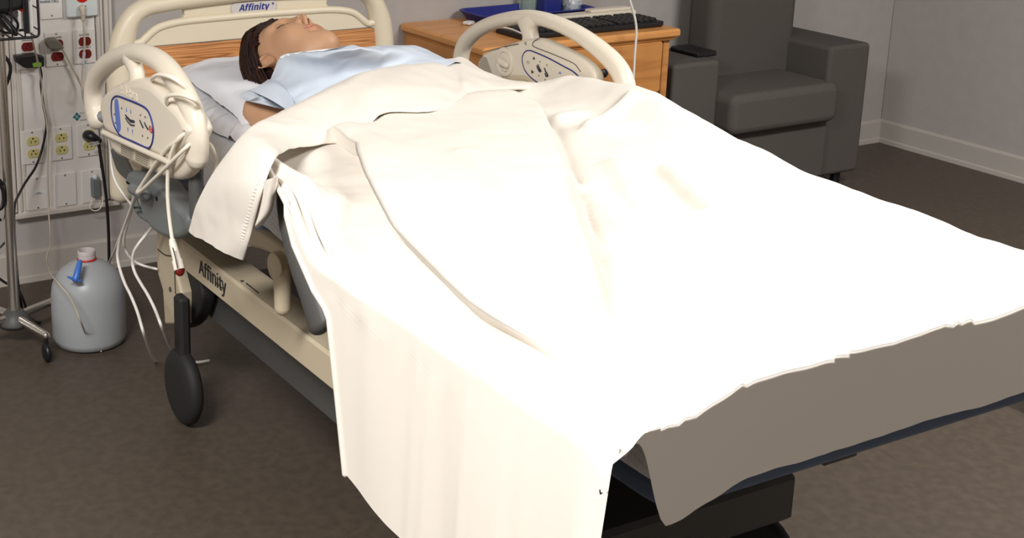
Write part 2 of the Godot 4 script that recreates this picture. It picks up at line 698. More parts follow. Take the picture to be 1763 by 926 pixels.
func near_rail(t):
	var a := Acc.new()
	var path = spl([Vector3(1.08, 0.786, 1.021), Vector3(1.08, 0.814, 1.001), Vector3(1.08, 0.861, 1.002), Vector3(1.08, 0.906, 1.043), Vector3(1.08, 0.951, 1.125), Vector3(1.08, 0.987, 1.223), Vector3(1.08, 1.012, 1.323), Vector3(1.08, 1.02, 1.409), Vector3(1.08, 1.016, 1.49), Vector3(1.08, 0.997, 1.56), Vector3(1.08, 0.969, 1.617), Vector3(1.08, 0.937, 1.657), Vector3(1.08, 0.897, 1.674), Vector3(1.08, 0.862, 1.672), Vector3(1.08, 0.847, 1.671)], 70)
	var rad := []
	for k in path.size():
		var f = float(k) / (path.size() - 1)
		var r: float = lerp(lerp(0.029, 0.022, smoothstep(0.05, 0.4, f)), 0.032, smoothstep(0.42, 0.95, f))
		rad.append(Vector2(0.024, r))
	a.tube(path, rad, 18, Vector3.RIGHT)
	var rail = obj("side_rail", a, M.cream_rail, t)
	rail.set_meta("label", "near side rail with call cord wrapped round its arch")
	# stem under the arch
	var s := Acc.new()
	s.tube(spl([Vector3(1.075, 0.999, 1.297), Vector3(1.075, 0.983, 1.315), Vector3(1.075, 0.968, 1.333), Vector3(1.075, 0.946, 1.335)], 10), [Vector2(0.02, 0.034), Vector2(0.02, 0.03), Vector2(0.019, 0.026), Vector2(0.018, 0.023), Vector2(0.018, 0.021), Vector2(0.018, 0.0205), Vector2(0.018, 0.02), Vector2(0.018, 0.02), Vector2(0.018, 0.021), Vector2(0.018, 0.022), Vector2(0.018, 0.022)], 12, Vector3.RIGHT)
	obj("stem", s, M.cream_rail, rail)
	# upper body of the control panel
	var body := Acc.new()
	var outline = spl2([Vector2(1.311, 0.948), Vector2(1.408, 0.97), Vector2(1.481, 0.976), Vector2(1.529, 0.969), Vector2(1.579, 0.96), Vector2(1.638, 0.949), Vector2(1.679, 0.93), Vector2(1.693, 0.909), Vector2(1.666, 0.877), Vector2(1.622, 0.849), Vector2(1.573, 0.817), Vector2(1.438, 0.807), Vector2(1.305, 0.799), Vector2(1.165, 0.789), Vector2(1.134, 0.818), Vector2(1.124, 0.845), Vector2(1.14, 0.873), Vector2(1.19, 0.903), Vector2(1.249, 0.926)], 70, true)
	plate(body, outline, 1.05, -1, 0.065, 0.02, true)
	obj("control_panel", body, M.cream_rail, rail)
	# rib and label tub below it
	var rib := Acc.new()
	rib.tube(spl([Vector3(1.046, 0.791, 1.168), Vector3(1.046, 0.799, 1.276), Vector3(1.046, 0.808, 1.393), Vector3(1.046, 0.816, 1.493), Vector3(1.046, 0.821, 1.556), Vector3(1.046, 0.824, 1.597)], 20), 0.0068, 10)
	obj("rib", rib, M.cream_rail, rail)
	var tub := Acc.new()
	plate(tub, spl2([Vector2(1.136, 0.793), Vector2(1.277, 0.802), Vector2(1.412, 0.812), Vector2(1.555, 0.826), Vector2(1.631, 0.86), Vector2(1.671, 0.887), Vector2(1.679, 0.854), Vector2(1.661, 0.819), Vector2(1.627, 0.793), Vector2(1.579, 0.777), Vector2(1.499, 0.765), Vector2(1.389, 0.754), Vector2(1.272, 0.746), Vector2(1.182, 0.745)], 50, true), 1.06, -1, 0.04, 0.016, true)
	obj("label_tub", tub, M.cream_rail, rail)
	for q in [[Vector2(1.253, 0.78), Vector2(1.344, 0.788), Vector2(1.338, 0.762), Vector2(1.25, 0.756)], [Vector2(1.352, 0.788), Vector2(1.446, 0.796), Vector2(1.436, 0.769), Vector2(1.346, 0.763)]]:
		var lab := Acc.new()
		plate(lab, q, 1.0585, -1, 0.002, 0.0003)
		obj("caution_label", lab, M.label, rail)
		for k in 4:
			var ink := Acc.new()
			var f: float = 0.2 + 0.2 * k
			var p0: Vector2 = q[0].lerp(q[3], f).lerp(q[1].lerp(q[2], f), 0.08)
			var p1: Vector2 = q[0].lerp(q[3], f).lerp(q[1].lerp(q[2], f), 0.92)
			ink.tube([Vector3(1.0582, p0.y, p0.x), Vector3(1.0582, p1.y, p1.x)], 0.0011, 4)
			obj("label_line", ink, M.label_ink, rail)
	# keypad: blue outline, strip, arrows and bed symbols
	var xk := 1.0495
	var oval = spl2([Vector2(1.237, 0.889), Vector2(1.267, 0.901), Vector2(1.334, 0.907), Vector2(1.41, 0.912), Vector2(1.454, 0.912), Vector2(1.478, 0.904), Vector2(1.495, 0.886), Vector2(1.499, 0.865), Vector2(1.488, 0.84), Vector2(1.469, 0.825), Vector2(1.443, 0.82), Vector2(1.372, 0.815), Vector2(1.294, 0.809), Vector2(1.262, 0.813), Vector2(1.235, 0.828), Vector2(1.223, 0.852), Vector2(1.226, 0.877)], 64, true)
	var kp := Acc.new()
	plate(kp, oval, xk, -1, 0.003, 0.0008)
	obj("keypad", kp, M.cream_rail, rail)
	var line := Acc.new()
	var ol := []
	for q in oval:
		ol.append(Vector3(xk, q.y, q.x))
	ol.append(ol[0])
	line.tube(ol, 0.0026, 6, Vector3.LEFT)
	obj("keypad_outline", line, M.blue_ink, rail)
	var strip := Acc.new()
	plate(strip, spl2([Vector2(1.254, 0.892), Vector2(1.27, 0.893), Vector2(1.278, 0.871), Vector2(1.283, 0.844), Vector2(1.284, 0.827), Vector2(1.272, 0.815), Vector2(1.257, 0.818), Vector2(1.249, 0.839), Vector2(1.245, 0.864), Vector2(1.247, 0.884)], 30, true), xk - 0.0002, -1, 0.002, 0.0004)
	obj("blue_strip", strip, M.blue_key, rail)
	key_arrows(rail, [Vector2(1.328, 0.882), Vector2(1.357, 0.884), Vector2(1.333, 0.835), Vector2(1.364, 0.837)], xk, -1, M.blue_key)
	for q in [[[Vector3(1.048, 0.868, 1.323), Vector3(1.048, 0.865, 1.331), Vector3(1.048, 0.861, 1.353), Vector3(1.048, 0.865, 1.38)], 0.0038], [[Vector3(1.048, 0.861, 1.322), Vector3(1.048, 0.855, 1.337), Vector3(1.048, 0.852, 1.356), Vector3(1.048, 0.856, 1.38)], 0.002], [[Vector3(1.048, 0.877, 1.417), Vector3(1.048, 0.873, 1.422), Vector3(1.048, 0.864, 1.436)], 0.0026], [[Vector3(1.048, 0.878, 1.446), Vector3(1.048, 0.873, 1.453), Vector3(1.048, 0.867, 1.467)], 0.0026]]:
		var fig := Acc.new()
		fig.tube(q[0], [Vector2(0.001, q[1] * 0.6), Vector2(0.001, q[1] * 0.8), Vector2(0.001, q[1]), Vector2(0.001, q[1] * 0.8)].slice(0, q[0].size()), 8, Vector3.RIGHT)
		obj("bed_symbol", fig, M.dark_ink, rail)
	for q in [Vector3(1.048, 0.853, 1.246), Vector3(1.048, 0.833, 1.25), Vector3(1.048, 0.89, 1.422), Vector3(1.048, 0.892, 1.451), Vector3(1.048, 0.844, 1.431), Vector3(1.048, 0.847, 1.464), Vector3(1.048, 0.879, 1.297)]:
		var dots := Acc.new()
		dots.ball(q, Vector3(0.0012, 0.0024, 0.0024), 5, 8)
		obj("key_dot", dots, M.print, rail)
	var cross := Acc.new()
	cross.tube([Vector3(1.048, 0.878, 1.48), Vector3(1.048, 0.87, 1.476), Vector3(1.048, 0.865, 1.483), Vector3(1.048, 0.865, 1.492), Vector3(1.048, 0.872, 1.494), Vector3(1.048, 0.878, 1.488)], 0.0012, 6)
	cross.tube([Vector3(1.048, 0.871, 1.482), Vector3(1.048, 0.871, 1.492)], 0.0012, 6)
	obj("alert_symbol", cross, M.red_ink, rail)
	var g: Vector3 = Vector3(1.05, 0.925, 1.346)
	var turn := Transform3D(Basis(Vector3(0, 0.04, 1).normalized(), Vector3(0, 1, -0.04).normalized(), Vector3(-1, 0, 0)), g)
	text("moulded_lettering", "Hill-Rom", 0.027, 0.004, M.cream_rail, rail, turn, 700)
	# grey collars and supports
	var col := Acc.new()
	col.tube([Vector3(1.085, 0.805, 0.99), Vector3(1.085, 0.795, 1.034)], 0.017, 14)
	obj("collar", col, M.grey_plastic, rail)
	var col2 := Acc.new()
	col2.tube([Vector3(1.08, 0.845, 1.6), Vector3(1.08, 0.84, 1.56), Vector3(1.08, 0.877, 1.615)], 0.016, 12)
	obj("collar", col2, M.grey_plastic, rail)
	var post := Acc.new()
	post.tube([Vector3(1.1, 0.823, 1.616), Vector3(1.1, 0.77, 1.613), Vector3(1.1, 0.702, 1.617)], [Vector2(0.016, 0.019), Vector2(0.016, 0.019), Vector2(0.016, 0.02)], 14, Vector3.RIGHT)
	obj("post", post, M.dark_grey, rail)
	var arm := Acc.new()
	plate(arm, spl2([Vector2(1.16, 0.683), Vector2(1.264, 0.699), Vector2(1.348, 0.706), Vector2(1.399, 0.694), Vector2(1.469, 0.683), Vector2(1.523, 0.671), Vector2(1.521, 0.629), Vector2(1.443, 0.591), Vector2(1.347, 0.573), Vector2(1.279, 0.576), Vector2(1.233, 0.596), Vector2(1.22, 0.631), Vector2(1.172, 0.639), Vector2(1.127, 0.639), Vector2(1.129, 0.66)], 50, true), 1.11, -1, 0.06, 0.014, true)
	obj("support_arm", arm, M.grey_plastic, rail)
	var bolt := Acc.new()
	bolt.lathe(Vector3(1.109, 0.665, 1.35), [Vector2(0, 0.002), Vector2(0.005, 0.002), Vector2(0.0052, 0)], 12, Vector3.LEFT)
	obj("bolt_hole", bolt, M.hole, rail)
	var arm2 := Acc.new()
	plate(arm2, spl2([Vector2(0.993, 0.698), Vector2(1.046, 0.704), Vector2(1.089, 0.7), Vector2(1.129, 0.68), Vector2(1.161, 0.667), Vector2(1.143, 0.647), Vector2(1.092, 0.643), Vector2(1.041, 0.648), Vector2(1.012, 0.668)], 36, true), 1.12, -1, 0.03, 0.008, true)
	obj("support_arm", arm2, M.dark_grey, rail)
	var knob := Acc.new()
	knob.tube([Vector3(1.09, 0.663, 1.242), Vector3(1.09, 0.666, 1.274), Vector3(1.09, 0.669, 1.329)], 0.014, 12)
	obj("release_knob", knob, M.grey_plastic, rail)
	var loop := Acc.new()
	loop.tube(spl([Vector3(1.14, 0.604, 1.105), Vector3(1.14, 0.582, 1.116), Vector3(1.14, 0.568, 1.152), Vector3(1.14, 0.569, 1.213), Vector3(1.14, 0.573, 1.252)], 14), 0.009, 8)
	obj("support_loop", loop, M.grey_plastic, rail)
	var brk := Acc.new()
	plate(brk, [Vector2(1.093, 0.695), Vector2(1.197, 0.703), Vector2(1.178, 0.671), Vector2(1.128, 0.667)], 1.13, -1, 0.03, 0.004)
	obj("bracket", brk, M.cream_dark, rail)


func key_arrows(rail, at, x, face, material):
	for k in 4:
		var a := Acc.new()
		var s: float = 1.0 if k < 2 else -1.0
		plate(a, [at[k] + Vector2(-0.004, -0.005 * s), at[k] + Vector2(0.004, -0.005 * s), at[k] + Vector2(0, 0.006 * s)], x + face * 0.0006, face, 0.001, 0.0002)
		obj("key_arrow", a, material, rail)


func far_rail(t):
	var a := Acc.new()
	var path = spl([Vector3(2.2, 0.753, 0.999), Vector3(2.2, 0.789, 0.987), Vector3(2.2, 0.828, 0.976), Vector3(2.2, 0.877, 0.991), Vector3(2.2, 0.919, 1.037), Vector3(2.2, 0.956, 1.108), Vector3(2.2, 0.985, 1.194), Vector3(2.2, 1.006, 1.285), Vector3(2.2, 1.012, 1.373), Vector3(2.2, 1.006, 1.461), Vector3(2.2, 0.991, 1.541), Vector3(2.2, 0.969, 1.613), Vector3(2.2, 0.946, 1.665), Vector3(2.2, 0.917, 1.698), Vector3(2.2, 0.878, 1.715), Vector3(2.2, 0.85, 1.72)], 70)
	var rad := []
	for k in path.size():
		var f = float(k) / (path.size() - 1)
		rad.append(Vector2(0.024, lerp(lerp(0.024, 0.0195, smoothstep(0.1, 0.4, f)), 0.029, smoothstep(0.55, 0.95, f))))
	a.tube(path, rad, 18, Vector3.RIGHT)
	var rail = obj("side_rail", a, M.cream_rail, t)
	rail.set_meta("label", "far side rail with its patient keypad facing the bed")
	var s := Acc.new()
	var sp = spl([Vector3(2.19, 0.999, 1.312), Vector3(2.19, 0.98, 1.316), Vector3(2.19, 0.962, 1.323), Vector3(2.19, 0.941, 1.327)], 10)
	var sr := []
	for k in 11:
		sr.append(Vector2(0.02, lerp(0.046, 0.027, smoothstep(0.0, 0.5, k / 10.0)) + 0.012 * smoothstep(0.7, 1.0, k / 10.0)))
	s.tube(sp, sr, 12, Vector3.RIGHT)
	obj("stem", s, M.cream_rail, rail)
	var xf := 2.16
	var body := Acc.new()
	plate(body, spl2([Vector2(1.122, 0.802), Vector2(1.117, 0.838), Vector2(1.124, 0.864), Vector2(1.151, 0.887), Vector2(1.196, 0.906), Vector2(1.255, 0.928), Vector2(1.308, 0.947), Vector2(1.354, 0.961), Vector2(1.405, 0.97), Vector2(1.44, 0.968), Vector2(1.493, 0.962), Vector2(1.548, 0.955), Vector2(1.592, 0.946), Vector2(1.62, 0.935), Vector2(1.638, 0.918), Vector2(1.645, 0.89), Vector2(1.638, 0.837), Vector2(1.543, 0.786), Vector2(1.343, 0.749), Vector2(1.176, 0.763)], 80, true), xf, -1, 0.032, 0.012, true)
	obj("control_panel", body, M.cream_rail, rail)
	# moulded recess lines, speaker slots, dial
	var seam := Acc.new()
	seam.tube(spl([Vector3(2.159, 0.888, 1.147), Vector3(2.159, 0.912, 1.219), Vector3(2.159, 0.931, 1.278), Vector3(2.159, 0.94, 1.312)], 10), 0.0012, 5)
	seam.tube(spl([Vector3(2.159, 0.971, 1.403), Vector3(2.159, 0.959, 1.381), Vector3(2.159, 0.949, 1.376), Vector3(2.159, 0.944, 1.388), Vector3(2.159, 0.94, 1.459), Vector3(2.159, 0.935, 1.52), Vector3(2.159, 0.93, 1.557), Vector3(2.159, 0.916, 1.581)], 24), 0.0012, 5)
	obj("panel_seam", seam, M.print, rail)
	for k in 10:
		var slots := Acc.new()
		var p0: Vector3 = Vector3(2.159, 0.874, 1.139)
		var p1: Vector3 = Vector3(2.159, 0.838, 1.127)
		var q0: Vector3 = Vector3(2.159, 0.875, 1.165)
		var q1: Vector3 = Vector3(2.159, 0.84, 1.192)
		var f := k / 9.0
		slots.tube([p0.lerp(p1, f), q0.lerp(q1, f)], 0.0008, 5)
		obj("speaker_slot", slots, M.label_ink, rail)
	var dial := Acc.new()
	var dc: Vector3 = Vector3(2.16, 0.88, 1.254)
	dial.lathe(dc, [Vector2(0.041, 0), Vector2(0.041, 0.004), Vector2(0.038, 0.007), Vector2(0.03, 0.0075), Vector2(0.027, 0.004)], 28, Vector3.LEFT, Vector2(1, 1))
	obj("dial_ring", dial, M.cream_rail, rail)
	var kn := Acc.new()
	kn.lathe(dc, [Vector2(0.027, 0), Vector2(0.0265, 0.004), Vector2(0.025, 0.006), Vector2(0, 0.0065)], 24, Vector3.LEFT)
	kn.tube([dc + Vector3(-0.008, 0.005, -0.02), dc + Vector3(-0.013, 0.001, 0.0), dc + Vector3(-0.009, -0.004, 0.02)], [Vector2(0.008, 0.009), Vector2(0.009, 0.0115), Vector2(0.008, 0.009)], 12, Vector3.LEFT)
	obj("dial", kn, M.cream_rail, rail)
	var swell := Acc.new()
	swell.tube(spl([Vector3(2.165, 0.796, 1.181), Vector3(2.165, 0.829, 1.244), Vector3(2.165, 0.846, 1.302), Vector3(2.165, 0.853, 1.36), Vector3(2.165, 0.844, 1.42)], 16), 0.009, 8)
	obj("lower_swell", swell, M.cream_dark, rail)
	var oval = spl2([Vector2(1.344, 0.924), Vector2(1.361, 0.931), Vector2(1.387, 0.931), Vector2(1.446, 0.926), Vector2(1.508, 0.917), Vector2(1.557, 0.909), Vector2(1.582, 0.892), Vector2(1.561, 0.861), Vector2(1.502, 0.846), Vector2(1.439, 0.849), Vector2(1.388, 0.857), Vector2(1.353, 0.871), Vector2(1.337, 0.889), Vector2(1.333, 0.908)], 56, true)
	var kp := Acc.new()
	plate(kp, oval, xf - 0.001, -1, 0.003, 0.0008)
	obj("keypad", kp, M.cream_rail, rail)
	var ol := []
	for q in oval:
		ol.append(Vector3(xf - 0.001, q.y, q.x))
	ol.append(ol[0])
	var line := Acc.new()
	line.tube(ol, 0.0018, 6, Vector3.LEFT)
	obj("keypad_outline", line, M.blue_ink, rail)
	for q in [[Vector2(1.379, 0.91), Vector2(1.39, 0.913), Vector2(1.384, 0.919)], [Vector2(1.374, 0.881), Vector2(1.388, 0.878), Vector2(1.378, 0.871)]]:
		var tri_dark := Acc.new()
		plate(tri_dark, q, xf - 0.0016, -1, 0.001, 0.0002)
		obj("key_arrow", tri_dark, M.dark_ink, rail)
	for q in [Vector3(2.158, 0.91, 1.412), Vector3(2.158, 0.907, 1.443), Vector3(2.158, 0.873, 1.41), Vector3(2.158, 0.867, 1.438)]:
		var kd := Acc.new()
		kd.ball(q, Vector3(0.0008, 0.0022, 0.0022), 5, 8)
		obj("key_dot", kd, M.print, rail)
	var sun := Acc.new()
	sun.tube([Vector3(2.159, 0.902, 1.358), Vector3(2.159, 0.9, 1.366), Vector3(2.159, 0.894, 1.36), Vector3(2.159, 0.896, 1.353), Vector3(2.159, 0.902, 1.358)], 0.0009, 5)
	obj("lamp_symbol", sun, M.print, rail)
	var up := Acc.new()
	plate(up, [Vector2(1.492, 0.894), Vector2(1.505, 0.895), Vector2(1.499, 0.901)], xf - 0.0016, -1, 0.001, 0.0002)
	obj("blue_key", up, M.blue_key, rail)
	for q in [[Vector3(2.158, 0.901, 1.404), Vector3(2.158, 0.894, 1.409), Vector3(2.158, 0.885, 1.419)], [Vector3(2.158, 0.897, 1.433), Vector3(2.158, 0.889, 1.439), Vector3(2.158, 0.883, 1.446)], [Vector3(2.158, 0.897, 1.399), Vector3(2.158, 0.888, 1.407), Vector3(2.158, 0.884, 1.414)], [Vector3(2.158, 0.884, 1.436), Vector3(2.158, 0.877, 1.441), Vector3(2.158, 0.881, 1.45)]]:
		var fig := Acc.new()
		fig.tube(q, [Vector2(0.001, 0.0018), Vector2(0.001, 0.0026), Vector2(0.001, 0.0032)], 8, Vector3.RIGHT)
		obj("bed_symbol", fig, M.dark_ink, rail)
	var lit := Acc.new()
	lit.ball(Vector3(2.158, 0.9, 1.471), Vector3(0.0015, 0.004, 0.003), 6, 10)
	obj("indicator", lit, M.white_plastic, rail)
	var gm := Acc.new()
	gm.tube(spl([Vector3(2.159, 0.95, 1.347), Vector3(2.159, 0.95, 1.342), Vector3(2.159, 0.946, 1.341), Vector3(2.159, 0.944, 1.345), Vector3(2.159, 0.946, 1.349), Vector3(2.159, 0.946, 1.346)], 12), 0.0007, 5)
	obj("moulded_mark", gm, M.print, rail)


func undercarriage(t):
	var x := 1.25
	# the long cover with the name on it
	var bar := Acc.new()
	bar.box(Vector3(x + 0.045, 0.437, 1.88), Vector3(0.09, 0.078, 1.6), 0.006)
	var cover = obj("base_cover", bar, M.cream_dark, t)
	var p: Vector3 = Vector3(1.248, 0.445, 1.345)
	text("lettering", "Affinity", 0.052, 0.001, M.dark_void, cover, Transform3D(Basis(Vector3(0, 0, 1), Vector3(0, 1, 0), Vector3(-1, 0, 0)), p), 400)
	var sub := Acc.new()
	sub.tube([Vector3(1.249, 0.435, 1.364), Vector3(1.249, 0.436, 1.385), Vector3(1.249, 0.435, 1.403)], 0.0016, 5)
	obj("small_print", sub, M.dark_void, cover)
	var mk := Acc.new()
	mk.tube([Vector3(1.264, 0.477, 1.479), Vector3(1.27, 0.477, 1.485), Vector3(1.262, 0.477, 1.489), Vector3(1.264, 0.477, 1.479)], 0.001, 5)
	mk.tube([Vector3(1.268, 0.477, 1.503), Vector3(1.267, 0.477, 1.57)], 0.0018, 5)
	obj("top_mark", mk, M.dark_void, cover)
	# the upright cover over the caster at the head end
	var leg := Acc.new()
	leg.slab([Vector2(0.994, 0.479), Vector2(1.127, 0.499), Vector2(1.124, 0.385), Vector2(1.157, 0.338), Vector2(1.152, 0.25), Vector2(1.034, 0.207), Vector2(1.024, 0.302), Vector2(0.989, 0.34), Vector2(0.983, 0.388)], Vector3(1.24, 0, 0), Vector3.BACK, Vector3.UP, Vector3.LEFT, 0.11, 0.008)
	var lg = obj("leg_cover", leg, M.cream_dark, t)
	var sl := Acc.new()
	sl.tube(spl([Vector3(1.24, 0.409, 0.999), Vector3(1.24, 0.41, 1.054), Vector3(1.24, 0.425, 1.112)], 8), 0.0016, 5)
	sl.tube([Vector3(1.24, 0.415, 1.119), Vector3(1.24, 0.367, 1.12), Vector3(1.24, 0.326, 1.122)], 0.002, 5)
	obj("cover_gap", sl, M.hole, lg)
	var bo := Acc.new()
	bo.lathe(Vector3(1.24, 0.325, 1.086), [Vector2(0, 0.003), Vector2(0.006, 0.003), Vector2(0.0075, 0)], 14, Vector3.LEFT)
	obj("bolt", bo, M.dark_grey, lg)
	for e in [[1.22, 1.2], [1.22, 2.5], [1.95, 1.2], [1.95, 2.5]]:
		var w := Acc.new()
		w.lathe(Vector3(e[0] - 0.02, 0.1, e[1]), [Vector2(0, 0), Vector2(0.06, 0), Vector2(0.088, 0.006), Vector2(0.1, 0.016), Vector2(0.1, 0.034), Vector2(0.088, 0.044), Vector2(0, 0.05)], 28, Vector3.RIGHT)
		w.box(Vector3(e[0] + 0.005, 0.22, e[1]), Vector3(0.03, 0.26, 0.05), 0.008)
		obj("caster", w, M.dark_void, t)
	var fen := Acc.new()
	fen.slab(spl2([Vector2(1.035, 0.35), Vector2(1.11, 0.388), Vector2(1.173, 0.396), Vector2(1.21, 0.376), Vector2(1.223, 0.334), Vector2(1.149, 0.243), Vector2(1.042, 0.204)], 36, true), Vector3(1.27, 0, 0), Vector3.BACK, Vector3.UP, Vector3.LEFT, 0.04, 0.008)
	obj("caster_guard", fen, M.dark_void, t)
	# base frame and the lift under the deck
	var base := Acc.new()
	base.box(Vector3(1.62, 0.3, 1.86), Vector3(0.6, 0.1, 1.5), 0.01)
	base.box(Vector3(1.95, 0.437, 1.88), Vector3(0.09, 0.078, 1.6), 0.006)
	obj("base_frame", base, M.dark_grey, t)
	var lift := Acc.new()
	lift.box(Vector3(1.64, 0.48, 1.6), Vector3(0.36, 0.3, 0.3), 0.02)
	lift.tube([Vector3(1.42, 0.36, 1.95), Vector3(1.42, 0.6, 1.6)], 0.03, 10)
	lift.tube([Vector3(1.42, 0.36, 2.3), Vector3(1.42, 0.6, 2.0)], 0.03, 10)
	obj("lift_mechanism", lift, M.dark_void, t)
	var deck := Acc.new()
	deck.box(Vector3(1.65, 0.632, 1.75), Vector3(0.84, 0.035, 1.92), 0.008)
	obj("deck", deck, M.dark_grey, t)
	var beam := Acc.new()
	plate(beam, spl2([Vector2(1.652, 0.654), Vector2(1.676, 0.67), Vector2(1.718, 0.681), Vector2(1.787, 0.686), Vector2(1.87, 0.689), Vector2(1.974, 0.693), Vector2(1.974, 0.671), Vector2(1.883, 0.664), Vector2(1.815, 0.656), Vector2(1.744, 0.648), Vector2(1.682, 0.637), Vector2(1.651, 0.641)], 40, true), 1.19, -1, 0.05, 0.01, true)
	obj("deck_beam", beam, M.cream_dark, t)
	var hub := Acc.new()
	hub.lathe(Vector3(1.19, 0.648, 1.852), [Vector2(0.031, 0), Vector2(0.031, 0.016), Vector2(0.028, 0.02), Vector2(0.0, 0.0205)], 24, Vector3.LEFT)
	hub.lathe(Vector3(1.17, 0.655, 1.869), [Vector2(0.025, 0), Vector2(0.025, 0.004), Vector2(0.0, 0.0045)], 24, Vector3.LEFT)
	hub.tube([Vector3(1.18, 0.645, 1.87), Vector3(1.18, 0.616, 1.875), Vector3(1.18, 0.566, 1.877)], [Vector2(0.02, 0.02), Vector2(0.018, 0.018), Vector2(0.018, 0.018)], 12)
	obj("pivot", hub, M.cream_dark, t)
	# the grey grip under the blanket's tent
	var grip := Acc.new()
	grip.tube(spl([Vector3(1.12, 0.869, 2.002), Vector3(1.12, 0.836, 2.011), Vector3(1.12, 0.796, 2.026), Vector3(1.12, 0.758, 2.054), Vector3(1.12, 0.721, 2.086), Vector3(1.12, 0.69, 2.119), Vector3(1.12, 0.641, 2.157)], 12), [Vector2(0.012, 0.016), Vector2(0.014, 0.019), Vector2(0.016, 0.021), Vector2(0.016, 0.023), Vector2(0.017, 0.025), Vector2(0.017, 0.027), Vector2(0.018, 0.029), Vector2(0.018, 0.031), Vector2(0.018, 0.033), Vector2(0.018, 0.034), Vector2(0.018, 0.035), Vector2(0.018, 0.036), Vector2(0.018, 0.037)], 14, Vector3.RIGHT)
	obj("labour_grip", grip, M.dark_grey, t)


func linen():
	var t = thing("mattress", "mattress in a finely striped white fitted sheet over a blue base", "mattress")
	var a := Acc.new()
	a.slab(shifted(rounded(0.9, 2.23, 0.05, 5), Vector2(1.65, -1.905)), Vector3(0, 0.8, 0), Vector3.RIGHT, Vector3.FORWARD, Vector3.UP, 0.115, 0.03, true)
	obj("fitted_sheet", a, M.sheet, t)
	var b := Acc.new()
	b.slab(shifted(rounded(0.87, 2.2, 0.05, 5), Vector2(1.65, -1.905)), Vector3(0, 0.688, 0), Vector3.RIGHT, Vector3.FORWARD, Vector3.UP, 0.038, 0.012, true)
	obj("vinyl_base", b, M.blue_vinyl, t)
	var f := Acc.new()
	f.grid(loft([[Vector3(1.185, 0.784, 1.69), Vector3(1.185, 0.795, 1.797), Vector3(1.185, 0.801, 1.887)], [Vector3(1.18, 0.743, 1.709), Vector3(1.18, 0.747, 1.813), Vector3(1.18, 0.748, 1.903)], [Vector3(1.183, 0.725, 1.738), Vector3(1.183, 0.713, 1.812), Vector3(1.183, 0.703, 1.904)]], 14, 20))
	obj("loose_sheet_edge", f, M.sheet, t)
	# pillow, its open case end ruffled at the near side
	var p = thing("pillow", "white pillow with a ruffled open case end under the dark-haired head", "pillow")
	var q := Acc.new()
	var c0 := Vector3(1.37, 0, 0.80)
	var c1 := Vector3(1.30, 0, 1.43)
	var c2 := Vector3(1.92, 0, 1.50)
	var c3 := Vector3(1.99, 0, 0.84)
	var rows := []
	for i in 41:
		var row := []
		for j in 72:
			var g := TAU * j / 72.0
			var s: float = i / 40.0 * 2.0 - 1.0
			# a closed loop round each cross-section from the head side to the foot side
			var u: float = clampf(signf(cos(g)) * pow(abs(cos(g)), 0.75), -1.0, 1.0)
			var up: float = signf(sin(g)) * pow(abs(sin(g)), 0.8)
			var e: float = pow(max(0.0, 1.0 - pow(abs(s), 3.2)), 0.5)
			var wide: float = lerp(1.0, 0.93, 1.0 - e)
			var base: Vector3 = c0.lerp(c3, (s + 1) / 2).lerp(c1.lerp(c2, (s + 1) / 2), (u * wide + 1) / 2)
			var soft: float = noise.get_noise_2d(base.x * 6.0, base.z * 6.0) * 0.008 + noise.get_noise_2d(base.x * 14.0 + base.z * 20.0, 3.0) * 0.004
			var press: float = 0.02 * exp(-pow((base.x - 1.58) / 0.12, 2) - pow((base.z - 1.16) / 0.14, 2))
			row.append(Vector3(base.x, 0.836 + up * (0.014 + 0.036 * e) - (press - soft if up > 0 else 0.0) + 0.012 * e, base.z))
		rows.append(row)
	q.grid(rows, false, false, true)
	obj("stuffed_case", q, M.pillow, p)
	var h := Acc.new()
	# it follows the pillow's near edge, then turns the corner towards the foot
	var strips := [[], [], [], []]
	for k in 71:
		var along: float = k / 70.0
		var base: Vector3
		var out: Vector3
		if along < 0.72:
			base = c0.lerp(c1, lerp(0.25, 0.965, along / 0.72))
			out = Vector3(-1, 0, 0.15).lerp(Vector3(-0.7, 0, 0.7), smoothstep(0.55, 0.72, along))
		else:
			base = c0.lerp(c1, 0.965).lerp(c3.lerp(c2, 0.965), (along - 0.72) * 0.8)
			out = Vector3(-0.7, 0, 0.7).lerp(Vector3(-0.1, 0, 1), smoothstep(0.72, 0.85, along))
		out = out.normalized()
		var w: float = 0.010 * sin(along * 47.0) + 0.006 * sin(along * 91.0 + 1.0)
		strips[0].append(base + Vector3(0, 0.838, 0) - out * 0.02)
		strips[1].append(base + Vector3(0, 0.834 + w * 0.2, 0) + out * 0.012)
		strips[2].append(base + Vector3(0, 0.822 + w * 0.6, 0) + out * 0.032)
		strips[3].append(base + Vector3(0, 0.806 + max(0.0, w * 0.9), 0) + out * (0.05 + w * 0.5))
	h.grid(loft(strips, 12, 140))
	obj("ruffled_hem", h, M.pillow, p)


# ---- the blanket -------------------------------------------------------------------------------------------------

func bump(x, c, w):
	return exp(-pow((x - c) / w, 2))


func seg_dist(p, a, b):
	var d: Vector2 = b - a
	return p.distance_to(a + d * clampf((p - a).dot(d) / d.length_squared(), 0.0, 1.0))


var crease_near = []
var crease_far = []
var ridge_line = []
var lip_line = [Vector2(1.9, 0.076), Vector2(2.17, 0.072), Vector2(2.36, 0.06), Vector2(2.515, 0.046), Vector2(2.65, 0.032), Vector2(2.95, 0.0)]
var folds = []


